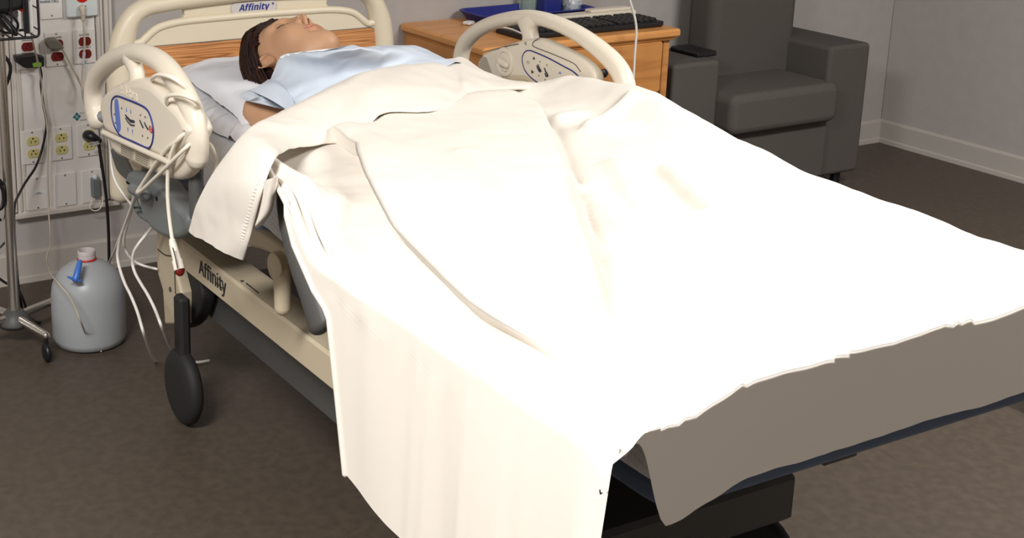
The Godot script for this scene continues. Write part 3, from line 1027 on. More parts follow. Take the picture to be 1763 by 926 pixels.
func blanket_height(x, z):
	var y = 0.828
	var cn: float = at_line(crease_near, z)
	var cf: float = at_line(crease_far, z)
	var fade: float = smoothstep(1.5, 1.75, z)
	var on: float = 1.0 if x >= cn else 0.0
	var lip: float = at_line(lip_line, z)
	var lift: float = lerp(lip, 0.095 - 0.05 * smoothstep(2.7, 3.0, z), smoothstep(cn, cn + 0.25, x)) * fade
	y += fade * max(0.0, lip - 0.03) * (1.0 - on) * smoothstep(1.12, cn, x)
	y += fade * 0.035 * smoothstep(cf - 0.02, cf + 0.1, x) * (1.0 - smoothstep(2.0, 2.2, x))
	y += lift * on * (1.0 - smoothstep(cf - 0.015, cf + 0.05, x))
	y += 0.012 * fade * (1.0 - smoothstep(2.7, 2.95, z)) * on * bump(x, cn + 0.03, 0.03)
	y += 0.03 * (1.0 - smoothstep(1.55, 1.85, z)) * bump(x, 1.75, 0.25)
	y += 0.045 * bump(x, 1.99, 0.11) * bump(z, 1.49, 0.1)
	y += at_line(ridge_line, z) * bump(x, 2.14, 0.085)
	y += 0.097 * bump(x, 1.10, 0.075) * smoothstep(1.84, 1.95, z) * (1.0 - smoothstep(2.09, 2.22, z))
	for f in folds:
		y += f[3] * bump(seg_dist(Vector2(x, z), f[0], f[1]), 0.0, f[2])
	y += noise.get_noise_2d(x * 4.0, z * 4.0) * 0.006 + noise.get_noise_2d(x * 16.0, z * 9.0) * 0.0009
	return y


func blanket():
	var t = thing("blanket", "thick cream white blanket over the patient with a turned-down top band", "blanket")
	for p in [Vector3(1.349, 0.915, 1.912), Vector3(1.241, 0.912, 2.174), Vector3(1.177, 0.9, 2.364), Vector3(1.151, 0.885, 2.515), Vector3(1.139, 0.868, 2.651)]:
		crease_near.append(Vector2(p.z, p.x))
	crease_near.append(Vector2(3.2, 1.15))

	for p in [Vector2(1.861, 1.819), Vector2(1.741, 2.018), Vector2(1.63, 2.196), Vector2(1.502, 2.398), Vector2(1.395, 2.568), Vector2(1.291, 2.737), Vector2(1.215, 2.851)]:
		crease_far.append(Vector2(p.y, p.x))
	ridge_line = [Vector2(1.38, 0.0), Vector2(1.47, 0.0), Vector2(1.52, 0.045), Vector2(1.575, 0.07), Vector2(1.65, 0.08), Vector2(1.72, 0.082), Vector2(1.8, 0.09), Vector2(1.88, 0.092), Vector2(2.02, 0.062), Vector2(2.3, 0.02), Vector2(2.7, 0.0)]
	var fl = [Vector2(2.086, 1.859), Vector2(1.95, 1.882), Vector2(1.929, 1.909), Vector2(2.014, 1.976), Vector2(1.992, 1.786), Vector2(1.94, 1.787), Vector2(1.645, 2.214), Vector2(1.419, 2.814), Vector2(1.877, 2.183), Vector2(1.766, 2.433), Vector2(1.793, 2.166), Vector2(1.601, 2.511), Vector2(1.449, 2.323), Vector2(1.553, 2.334), Vector2(1.456, 2.119), Vector2(1.348, 2.561)]
	folds = [[fl[0], fl[1], 0.018, 0.022], [fl[2], fl[3], 0.016, 0.026], [fl[4], fl[5], 0.02, 0.014], [fl[6], fl[7], 0.022, 0.02], [fl[8], fl[9], 0.018, -0.024], [fl[10], fl[11], 0.028, 0.018], [fl[12], fl[13], 0.013, 0.012], [fl[14], fl[15], 0.03, 0.012]]
	var up = [Vector3(1.05, 0.694, 1.688), Vector3(1.05, 0.738, 1.716), Vector3(1.05, 0.779, 1.746), Vector3(1.06, 0.845, 1.795), Vector3(1.1, 0.902, 1.808), Vector3(1.2, 0.913, 1.705), Vector3(1.3, 0.922, 1.641), Vector3(1.4, 0.933, 1.586), Vector3(1.5, 0.96, 1.566), Vector3(1.609, 0.96, 1.511), Vector3(1.739, 0.957, 1.483), Vector3(1.867, 0.947, 1.427), Vector3(1.923, 0.94, 1.4), Vector3(1.96, 0.91, 1.435), Vector3(2.011, 0.885, 1.432), Vector3(2.057, 0.855, 1.427), Vector3(2.079, 0.83, 1.429)]
	var lo = [Vector3(1.05, 0.717, 1.947), Vector3(1.045, 0.759, 1.981), Vector3(1.045, 0.798, 2.001), Vector3(1.05, 0.889, 2.041), Vector3(1.1, 0.933, 1.998), Vector3(1.2, 0.906, 1.86), Vector3(1.3, 0.889, 1.793), Vector3(1.38, 0.888, 1.787), Vector3(1.442, 0.92, 1.777), Vector3(1.489, 0.93, 1.758), Vector3(1.578, 0.935, 1.795), Vector3(1.677, 0.93, 1.758), Vector3(1.724, 0.925, 1.725), Vector3(1.877, 0.91, 1.626), Vector3(1.999, 0.89, 1.558), Vector3(2.106, 0.866, 1.506), Vector3(2.121, 0.838, 1.518)]
	# where the main panel starts, hidden under the band
	var tip: Vector3 = Vector3(1.1, 0.902, 1.974)
	var top := [Vector2(1.02, tip.z), Vector2(1.10, tip.z), Vector2(1.125, tip.z - 0.05), Vector2(1.15, tip.z - 0.1)]
	var deep := [Vector2(1.02, 0.0), Vector2(1.13, 0.0), Vector2(1.16, 0.09)]
	for n in range(5, lo.size() - 1):
		var under: float = 0.2 if n < 9 else (0.075 if n < 12 else 0.26)
		top.append(Vector2(lo[n].x, lo[n].z - under))
		deep.append(Vector2(lo[n].x, [0.10, 0.14, 0.165, 0.17][n - 5] if n < 9 else (under - 0.03 if n < 12 else 0.0)))
	top.append(Vector2(2.3, lo[-2].z - 0.1))
	# the head-side edge of the part that hangs beside the bed: height against z
	var hem := []
	for p in [Vector2(2.027, 0.916), Vector2(2.055, 0.916), Vector2(2.087, 0.914), Vector2(2.111, 0.909), Vector2(2.116, 0.897), Vector2(2.12, 0.854), Vector2(2.139, 0.826), Vector2(2.17, 0.802), Vector2(2.202, 0.779), Vector2(2.248, 0.743), Vector2(2.292, 0.711)]:
		hem.append(p)
	hem.reverse()
	var foot := 3.045
	var rows := []
	var nv := 230
	var near_n := 44
	var top_n := 150
	var far_n := 30
	for i in nv + 1:
		var row := []
		for j in near_n + top_n + far_n + 1:
			var x: float
			var zl: float = lerp(1.65, 3.045, float(i) / nv)
			var hang := 0.0
			if j < near_n:
				hang = 1.0 - float(j) / near_n
				x = 1.10
			elif j <= near_n + top_n:
				# two columns meet on the near fold
				var line: float = at_line(crease_near, zl)
				var jn: int = j - near_n
				x = lerp(1.10, line - 0.0005, jn / 40.0) if jn <= 40 else lerp(line, 2.205, float(jn - 41) / (top_n - 41))
			else:
				hang = float(j - near_n - top_n) / far_n
				x = 2.205
			var z0: float = at_line(top, x)
			if j < near_n:
				var zz := 2.05
				for pass_no in 3:
					var yh: float = lerp(blanket_height(1.10, zz) - 0.02, 0.44, hang)
					zz = hem[-1].x
					for k in hem.size() - 1:
						if yh >= hem[k].y and yh <= hem[k + 1].y:
							zz = lerp(hem[k].x, hem[k + 1].x, (yh - hem[k].y) / (hem[k + 1].y - hem[k].y))
					if yh < hem[0].y:
						zz = hem[0].x + (hem[0].y - yh) * 0.3
				z0 = lerp(z0, zz, smoothstep(0.0, 0.04, hang))
			var length: float = foot - z0
			var d: float = (length + 0.16) * i / nv
			var z: float = z0 + min(d, length)
			if j > near_n and j <= near_n + top_n:
				var line: float = at_line(crease_near, z)
				var jn: int = j - near_n
				x = lerp(1.10, line - 0.0005, jn / 40.0) if jn <= 40 else lerp(line, 2.205, float(jn - 41) / (top_n - 41))
			var y: float = blanket_height(x, z)
			# the start of the panel lies low under the band and rises to a soft ridge
			var sunk: float = at_line(deep, x)
			if j >= near_n and sunk > 0.0:
				y -= (0.015 + 0.03 * smoothstep(0.05, 0.16, sunk) * smoothstep(1.3, 1.4, x) * (1.0 - smoothstep(1.43, 1.52, x))) * (1.0 - smoothstep(sunk - 0.02, sunk + 0.035, d))
			if j >= near_n:
				y = max(y, 0.815)
			if d > length:
				y -= (d - length) * 0.95 * smoothstep(1.10, 1.17, x) * (1.0 - smoothstep(2.13, 2.205, x))
				z += 0.012
			elif length - d < 0.06:
				y -= 0.02 * pow(1.0 - (length - d) / 0.06, 2)
			var px := x
			if j >= near_n and j <= near_n + top_n:
				# the lip of the near fold leans over the lower layer
				var cn: float = at_line(crease_near, z)
				if x >= cn:
					px -= 0.028 * smoothstep(1.72, 2.0, z) * (1.0 - smoothstep(2.7, 2.9, z)) * max(0.0, 1.0 - (x - cn) / 0.06)
				y -= 0.02 * pow(max(0.0, 1.0 - (x - 1.10) / 0.03), 2)
				y -= 0.02 * pow(max(0.0, 1.0 - (2.205 - x) / 0.03), 2)
			if hang > 0.0:
				var wave: float = (noise.get_noise_1d(z * 5.0 + 3.0) * 0.03 + 0.012 * sin(z * 21.0)) * smoothstep(0.03, 0.3, d)
				if j < near_n:
					y = lerp(y - 0.02, 0.44 + 0.02 * sin(z * 9.0), hang)
					px = x - 0.03 * smoothstep(0.0, 0.05, hang) - wave * hang - 0.012 * hang
				else:
					y = lerp(y - 0.02, 0.5, hang)
					px = x + 0.028 * smoothstep(0.0, 0.12, hang) + wave * hang
			row.append(Vector3(px, y, z))
		rows.append(row)
	var a := Acc.new()
	a.grid(rows, false)
	obj("main_panel", a, M.blanket, t)
	# the hem rolled along its head-side edge
	var roll := Acc.new()
	var rp := []
	for j in range(0, near_n + top_n, 2):
		rp.append(rows[0][j])
	roll.tube(rp, 0.006, 7)
	obj("panel_hem", roll, M.blanket, t)
	# the top band, turned down across the chest and hanging over the near side
	var m1 := []
	var m2 := []
	var u1 := []
	var u2 := []
	var u3 := []
	for k in up.size():
		var out: Vector3 = Vector3(-1, 0.25, 0).normalized() if k < 4 else Vector3(-0.5, 1, 0).normalized() if k < 6 else Vector3.UP
		var soft: float = (0.018 if k < 11 else 0.005) if k >= 4 else 0.006
		m1.append(up[k].lerp(lo[k], 0.25) + out * soft)
		m2.append(up[k].lerp(lo[k], 0.72) + out * (soft * 0.9 + (0.006 if k % 3 == 0 else 0.0)))
		u1.append(lo[k] - out * 0.010)
		u2.append(up[k].lerp(lo[k], 0.7) - out * 0.008)
		u3.append(up[k].lerp(lo[k], 0.1) - out * 0.016)
	var band = loft([up, m1, m2, lo, u1, u2, u3, up], 70, 130)
	for r in band.size():
		for k in band[r].size():
			var p: Vector3 = band[r][k]
			var w: float = noise.get_noise_3d(p.x * 7.0, p.y * 7.0, p.z * 7.0) * 0.006
			band[r][k] = p + Vector3(w * 0.5, w, w * 0.3)
	band[-1] = band[0].duplicate()
	var b := Acc.new()
	b.grid(band, true)
	obj("turned_down_band", b, M.blanket, t)
	# stitched rib along the band's hem and its lower end
	var st := Acc.new()
	var lo_path = spl(lo, 400)
	var up_path = spl(up, 400)
	var gone := 0.0
	for k in range(1, 120):
		gone += lo_path[k].distance_to(lo_path[k - 1])
		if gone > 0.0065 and lo_path[k].x < 1.1:
			gone = 0.0
			var p: Vector3 = lo_path[k] + Vector3(-0.0012, 0, 0)
			st.tube([p.lerp(up_path[k], 0.012), p.lerp(up_path[k], 0.05), p.lerp(up_path[k], 0.085)], [Vector2(0.0012, 0.0012), Vector2(0.0019, 0.0019), Vector2(0.0006, 0.0006)], 6)
	obj("hem_stitching", st, M.blanket, t).set_meta("kind", "stuff")
	# the layer turned under the band, seen from its edge
	var un := Acc.new()
	un.grid(loft([[Vector3(1.062, 0.885, 2.015), Vector3(1.062, 0.849, 1.999), Vector3(1.062, 0.813, 1.983), Vector3(1.062, 0.782, 1.955)], [Vector3(1.056, 0.909, 2.069), Vector3(1.056, 0.867, 2.061), Vector3(1.056, 0.826, 2.04), Vector3(1.056, 0.789, 1.995)], [Vector3(1.075, 0.914, 2.074), Vector3(1.075, 0.876, 2.061), Vector3(1.075, 0.838, 2.046), Vector3(1.075, 0.804, 2.012)], [Vector3(1.1, 0.893, 2.012), Vector3(1.1, 0.842, 1.992), Vector3(1.1, 0.801, 1.96), Vector3(1.1, 0.777, 1.927)]], 24, 30))
	obj("under_layer", un, M.blanket, t)


func smin(a, b, k):
	var h: float = max(k - abs(a - b), 0.0) / k
	return min(a, b) - h * h * k * 0.25


func smax(a, b, k):
	return -smin(-a, -b, k)


func ell(p, c, r):
	var q: Vector3 = (p - c) / r
	var k0: float = q.length()
	var k1: float = (q / r).length()
	return k0 * (k0 - 1.0) / max(k1, 1e-6)


func cap2(p, a, b, ra, rb):
	var d: Vector3 = b - a
	var h: float = clampf((p - a).dot(d) / d.length_squared(), 0.0, 1.0)
	return p.distance_to(a + d * h) - lerp(ra, rb, h)


# the head in its own axes: x to its left, y to the crown, z out of the face; metres
func head_field(p):
	var q := Vector3(abs(p.x), p.y, p.z)
	var d: float = ell(p, Vector3(0, 0.045, -0.02), Vector3(0.076, 0.088, 0.095))
	d = smin(d, ell(p, Vector3(0, -0.02, 0.022), Vector3(0.064, 0.095, 0.066)), 0.03)
	d = smin(d, ell(p, Vector3(0, -0.075, 0.028), Vector3(0.05, 0.043, 0.05)), 0.04)
	d = smin(d, p.distance_to(Vector3(0, -0.104, 0.066)) - 0.017, 0.035)
	d = smin(d, q.distance_to(Vector3(0.034, -0.018, 0.055)) - 0.028, 0.03)
	d = smin(d, cap2(p, Vector3(0, -0.05, -0.03), Vector3(0, -0.24, -0.03), 0.05, 0.056), 0.03)
	if p.z > 0.02 and p.y > -0.1:
		d = smin(d, cap2(q, Vector3(0.012, 0.043, 0.077), Vector3(0.048, 0.044, 0.055), 0.01, 0.008), 0.02)
		d = smax(d, -(q.distance_to(Vector3(0.032, 0.026, 0.094)) - 0.018), 0.016)
		d = smin(d, q.distance_to(Vector3(0.031, 0.026, 0.066)) - 0.013, 0.006)
		d = smax(d, -cap2(q, Vector3(0.018, 0.0195, 0.085), Vector3(0.046, 0.0215, 0.072), 0.0016, 0.0012), 0.002)
		d = smin(d, cap2(p, Vector3(0, 0.028, 0.08), Vector3(0, -0.007, 0.0965), 0.008, 0.0135), 0.016)
		d = smin(d, q.distance_to(Vector3(0.0125, -0.013, 0.09)) - 0.0085, 0.008)
		d = smin(d, cap2(p, Vector3(0, -0.014, 0.1), Vector3(0, -0.022, 0.086), 0.0035, 0.0035), 0.006)
		d = smax(d, -cap2(q, Vector3(0.0085, -0.026, 0.0905), Vector3(0.008, -0.013, 0.0905), 0.0042, 0.0034), 0.003)
		d = smin(d, cap2(q, Vector3(0, -0.0405, 0.0865), Vector3(0.023, -0.0455, 0.074), 0.0052, 0.0022), 0.008)
		d = smin(d, cap2(q, Vector3(0, -0.0525, 0.0855), Vector3(0.021, -0.0475, 0.0745), 0.0062, 0.0024), 0.008)
		d = smax(d, -cap2(q, Vector3(0, -0.0462, 0.0945), Vector3(0.025, -0.0468, 0.0785), 0.0013, 0.0012), 0.003)
		d = smax(d, -cap2(q, Vector3(0.0, -0.066, 0.093), Vector3(0.018, -0.063, 0.088), 0.007, 0.006), 0.014)
	return d


func head_color(p):
	var skin := Color(0.50, 0.285, 0.165)
	var lip: float = max(0.0, 1.0 - abs(abs(p.y + 0.0465) - 0.005) / 0.008) * (1.0 - smoothstep(0.02, 0.028, abs(p.x))) * smoothstep(0.06, 0.072, p.z)
	var c := skin.lerp(Color(0.50, 0.19, 0.13), clampf(lip * 0.8, 0, 0.75))
	if abs(p.y + 0.0465) < 0.0013 and abs(p.x) < 0.024 and p.z > 0.06:
		c = Color(0.12, 0.045, 0.035)
	var e := Vector2(abs(p.x) - 0.032, p.y - 0.0205 - 0.001 * (abs(p.x) - 0.032) * 40.0)
	if abs(e.x) < 0.0155 and abs(e.y) < 0.0027 and p.z > 0.05:
		c = Color(0.05, 0.03, 0.02)
	if p.z > 0.08 and p.y < -0.0165 and p.y > -0.03 and Vector2(abs(p.x) - 0.008, p.z - 0.0925).length() < 0.0046:
		c = Color(0.07, 0.03, 0.02)
	return c


func head_frame():
	var s := 1.09
	return Transform3D(Basis(Vector3(0.96, -0.122, -0.252) * s, Vector3(-0.244, 0.079, -0.967) * s, Vector3(0.138, 0.989, 0.046) * s), Vector3(1.545, 0.932, 1.2))


func add_head(acc, fr):
	var o := Vector3(0, -0.045, 0.022)
	var rows := []
	var tints := []
	var na := 150
	var nb := 200
	for i in na + 1:
		var row := []
		var tr := []
		# denser towards the face
		var th: float = PI * i / na
		for j in nb:
			var ph: float = TAU * j / nb
			ph += 0.42 * sin(ph)
			var dir := Vector3(sin(th) * sin(PI + ph), -cos(th), -sin(th) * cos(PI + ph) * -1.0)
			dir = Vector3(sin(th) * sin(ph + PI), -cos(th), sin(th) * cos(ph + PI))
			var r := 0.02
			for step in 30:
				var d: float = head_field(o + dir * r)
				r += -d * 0.8
				if abs(d) < 0.00012 or r > 0.3:
					break
			r = min(r, 0.3)
			var p: Vector3 = o + dir * r
			row.append(fr * p)
			tr.append(head_color(p))
		rows.append(row)
		tints.append(tr)
	acc.grid(rows, true, false, true, tints)
	acc.tint = Color(0.50, 0.285, 0.165)
	# ears
	for s in [-1.0, 1.0]:
		var er := []
		for i in 13:
			var row := []
			var f := i / 12.0
			for j in 32:
				var g := TAU * j / 32.0
				var wide: float = 0.0175 * (1.0 + 0.22 * sin(g))
				var e := Vector2(cos(g) * wide - 0.004 * sin(g), sin(g) * 0.0245) * f
				# rim proud, bowl sunk
				var out: float = 0.015 * smoothstep(0.5, 0.86, f) - 0.012 * (1.0 - smoothstep(0.05, 0.4, f)) * (1.0 if f > 0.0 else 1.0) * (1.0 - 0.6 * smoothstep(0.9, 1.0, f)) + 0.004 * f
				out *= 0.55 + 0.45 * smoothstep(-0.9, 0.4, -cos(g))
				row.append(fr * Vector3(s * (0.0695 + out + 0.007 * (-e.x / 0.0175)), 0.004 + e.y, -0.004 + e.x))
			er.append(row)
		var back := []
		for j in 32:
			var g := TAU * j / 32.0
			back.append(fr * Vector3(s * 0.062, 0.004 + sin(g) * 0.019, -0.004 + cos(g) * 0.012))
		er.append(back)
		acc.grid(er, s < 0, false, true)


# surface nets on a box of cells
func nets(acc, lo, hi, cell, field):
	var n := Vector3i(((hi - lo) / cell).ceil()) + Vector3i.ONE
	var val := PackedFloat32Array()
	val.resize(n.x * n.y * n.z)
	for z in n.z:
		for y in n.y:
			for x in n.x:
				val[x + n.x * (y + n.y * z)] = field.call(lo + Vector3(x, y, z) * cell)
	var id := PackedInt32Array()
	id.resize(val.size())
	id.fill(-1)
	for z in n.z - 1:
		for y in n.y - 1:
			for x in n.x - 1:
				var sum := Vector3.ZERO
				var cnt := 0
				for e in [[0, 0, 0, 0], [0, 1, 0, 0], [0, 0, 1, 0], [0, 1, 1, 0], [0, 0, 0, 1], [0, 1, 0, 1], [0, 0, 1, 1], [0, 1, 1, 1]]:
					var p := Vector3i(x + e[1], y + e[2], z + e[3])
					var a: float = val[p.x + n.x * (p.y + n.y * p.z)]
					for k in 3:
						if [e[1], e[2], e[3]][k] == 0:
							var q := p
							q[k] += 1
							var b: float = val[q.x + n.x * (q.y + n.y * q.z)]
							if (a < 0) != (b < 0):
								var f := Vector3(p)
								f[k] += a / (a - b)
								sum += f
								cnt += 1
				if cnt > 0:
					var p: Vector3 = lo + sum / cnt * cell
					id[x + n.x * (y + n.y * z)] = acc.v.size()
					var h = cell * 0.5
					var g := Vector3(field.call(p + Vector3(h, 0, 0)) - field.call(p - Vector3(h, 0, 0)), field.call(p + Vector3(0, h, 0)) - field.call(p - Vector3(0, h, 0)), field.call(p + Vector3(0, 0, h)) - field.call(p - Vector3(0, 0, h)))
					acc.vert(p, g.normalized(), Vector2.ZERO)
	for z in range(1, n.z - 1):
		for y in range(1, n.y - 1):
			for x in range(1, n.x - 1):
				var a: float = val[x + n.x * (y + n.y * z)]
				for k in 3:
					var q := Vector3i(x, y, z)
					q[k] += 1
					var b: float = val[q.x + n.x * (q.y + n.y * q.z)]
					if (a < 0) == (b < 0):
						continue
					var u := Vector3i.ZERO
					var w := Vector3i.ZERO
					u[(k + 1) % 3] = 1
					w[(k + 2) % 3] = 1
					var c := Vector3i(x, y, z)
					var ids := []
					for m in [c, c - u, c - u - w, c - w]:
						ids.append(id[m.x + n.x * (m.y + n.y * m.z)])
					if ids.min() < 0:
						continue
					if a < 0:
						acc.ix.append_array([ids[0], ids[2], ids[1], ids[0], ids[3], ids[2]])
					else:
						acc.ix.append_array([ids[0], ids[1], ids[2], ids[0], ids[2], ids[3]])


func body_field(p):
	var d: float = cap2(p, Vector3(1.585, 0.915, 1.36), Vector3(1.60, 0.89, 1.44), 0.05, 0.055)
	d = smin(d, ell(p, Vector3(1.62, 0.86, 1.5), Vector3(0.17, 0.06, 0.18)), 0.05)
	d = smin(d, ell(p, Vector3(1.60, 0.85, 1.78), Vector3(0.12, 0.05, 0.2)), 0.05)
	# arms at the sides
	d = smin(d, cap2(p, Vector3(1.43, 0.862, 1.34), Vector3(1.37, 0.854, 1.40), 0.054, 0.052), 0.03)
	d = smin(d, cap2(p, Vector3(1.37, 0.854, 1.40), Vector3(1.35, 0.84, 1.68), 0.052, 0.036), 0.02)
	d = smin(d, cap2(p, Vector3(1.79, 0.87, 1.5), Vector3(1.86, 0.84, 1.68), 0.045, 0.034), 0.04)
	# legs
	d = smin(d, cap2(p, Vector3(1.52, 0.845, 1.92), Vector3(1.30, 0.838, 2.4), 0.05, 0.036), 0.03)
	d = smin(d, cap2(p, Vector3(1.62, 0.845, 1.92), Vector3(1.42, 0.838, 2.4), 0.05, 0.036), 0.03)
	return d


func person():
	var t = thing("person", "patient simulator with dark brown bobbed hair and pale blue gown lying on its back", "person")
	var fr = head_frame()
	var acc := Acc.new()
	acc.tint = Color(0.50, 0.285, 0.165)
	nets(acc, Vector3(1.25, 0.76, 1.26), Vector3(2.0, 1.03, 2.45), 0.015, body_field)
	add_head(acc, fr)
	obj("body", acc, M.skin, t, true)
	hair(t, fr)
	gown(t)


func hair(t, fr):
	var acc := Acc.new()
	# cap over crown and back, cut along the hairline
	var rows := []
	var tints := []
	var dark := Color(0.011, 0.005, 0.0035)
	for i in 61:
		var row := []
		var tr := []
		for j in 97:
			# i runs from the parting on the crown outwards, j round the head
			var g: float = TAU * j / 96.0
			var front: float = max(0.0, cos(g))
			var reach: float = lerp(lerp(2.45, 1.42, smoothstep(-0.1, 0.2, cos(g))), 1.1, smoothstep(0.35, 0.85, front))
			var a: float = reach * i / 60.0
			var dir := Vector3(sin(a) * sin(g), cos(a), sin(a) * cos(g))
			var c := Vector3(0, 0.035, -0.022)
			var r := 0.06
			for step in 14:
				r -= min(ell(c + dir * r, Vector3(0, 0.045, -0.02), Vector3(0.076, 0.088, 0.095)), ell(c + dir * r, Vector3(0, -0.02, 0.022), Vector3(0.064, 0.095, 0.066))) * 0.9
			var strand: float = noise.get_noise_2d(g * 9.0, a * 0.5)
			r += 0.013 + 0.0045 * strand
			if i == 60:
				r -= 0.012
			row.append(fr * (c + dir * r))
			tr.append(dark.lerp(Color(0.03, 0.012, 0.008), clampf(0.5 + noise.get_noise_2d(g * 16.0, a * 0.7) * 1.1, 0.0, 1.0)))
		rows.append(row)
		tints.append(tr)
	acc.grid(rows, true, false, false, tints)
	# locks from the fringe and the sides, falling back to the pillow
	var local := RandomNumberGenerator.new()
	local.seed = 4
	for k in 210:
		var side: float = -1.0 if k % 3 != 0 else 1.0
		var f: float = local.randf()
		var start: Vector3
		var mid: Vector3
		var low: Vector3
		var lay: float = local.randf_range(0.0, 0.012)
		# from the fringe down over the temple, behind the ear, to the nape
		var sx: float = lerp(0.012, 0.066, f)
		start = Vector3(side * sx, lerp(0.098, 0.05, f) + local.randf_range(-0.006, 0.02), lerp(0.058, 0.022, f) + lay * 0.4)
		mid = Vector3(side * (0.083 + lay), lerp(0.07, 0.03, f) + local.randf_range(-0.01, 0.02), lerp(0.0, -0.035, local.randf()))
		low = Vector3(side * lerp(0.066, 0.09, local.randf()), local.randf_range(-0.075, 0.02), local.randf_range(-0.115, -0.075))
		var pts = spl([fr * start, fr * start.lerp(mid, 0.5) + fr.basis * Vector3(side * 0.012, 0.012, 0.012), fr * mid, fr * mid.lerp(low, 0.55) + fr.basis * Vector3(side * 0.012, 0, 0), fr * low], 12)
		var w: float = local.randf_range(0.0035, 0.0065)
		var rad := []
		for m in 13:
			var e := m / 12.0
			rad.append(Vector2(w, w * 0.6) * lerp(0.15, 1.0, smoothstep(0.0, 0.3, e)) * lerp(1.0, 0.35, smoothstep(0.75, 1.0, e)))
		acc.tint = dark.lerp(Color(0.034, 0.014, 0.009), local.randf())
		acc.tube(pts, rad, 6)
	# the mass that spreads on the pillow behind the nape
	for k in 130:
		var x: float = local.randf_range(-0.07, 0.06)
		var s0 := Vector3(x, local.randf_range(0.05, 0.12), local.randf_range(-0.095, -0.06))
		var s1 := Vector3(x * 1.15, local.randf_range(-0.02, 0.05), local.randf_range(-0.125, -0.105))
		var s2 := Vector3(x * 1.2 + local.randf_range(-0.01, 0.01), local.randf_range(-0.10, -0.03), local.randf_range(-0.125, -0.09))
		acc.tint = dark.lerp(Color(0.028, 0.012, 0.008), local.randf())
		acc.tube(spl([fr * s0, fr * s1, fr * s2], 8), local.randf_range(0.005, 0.008), 6)
	obj("hair", acc, M.hair, t, true)


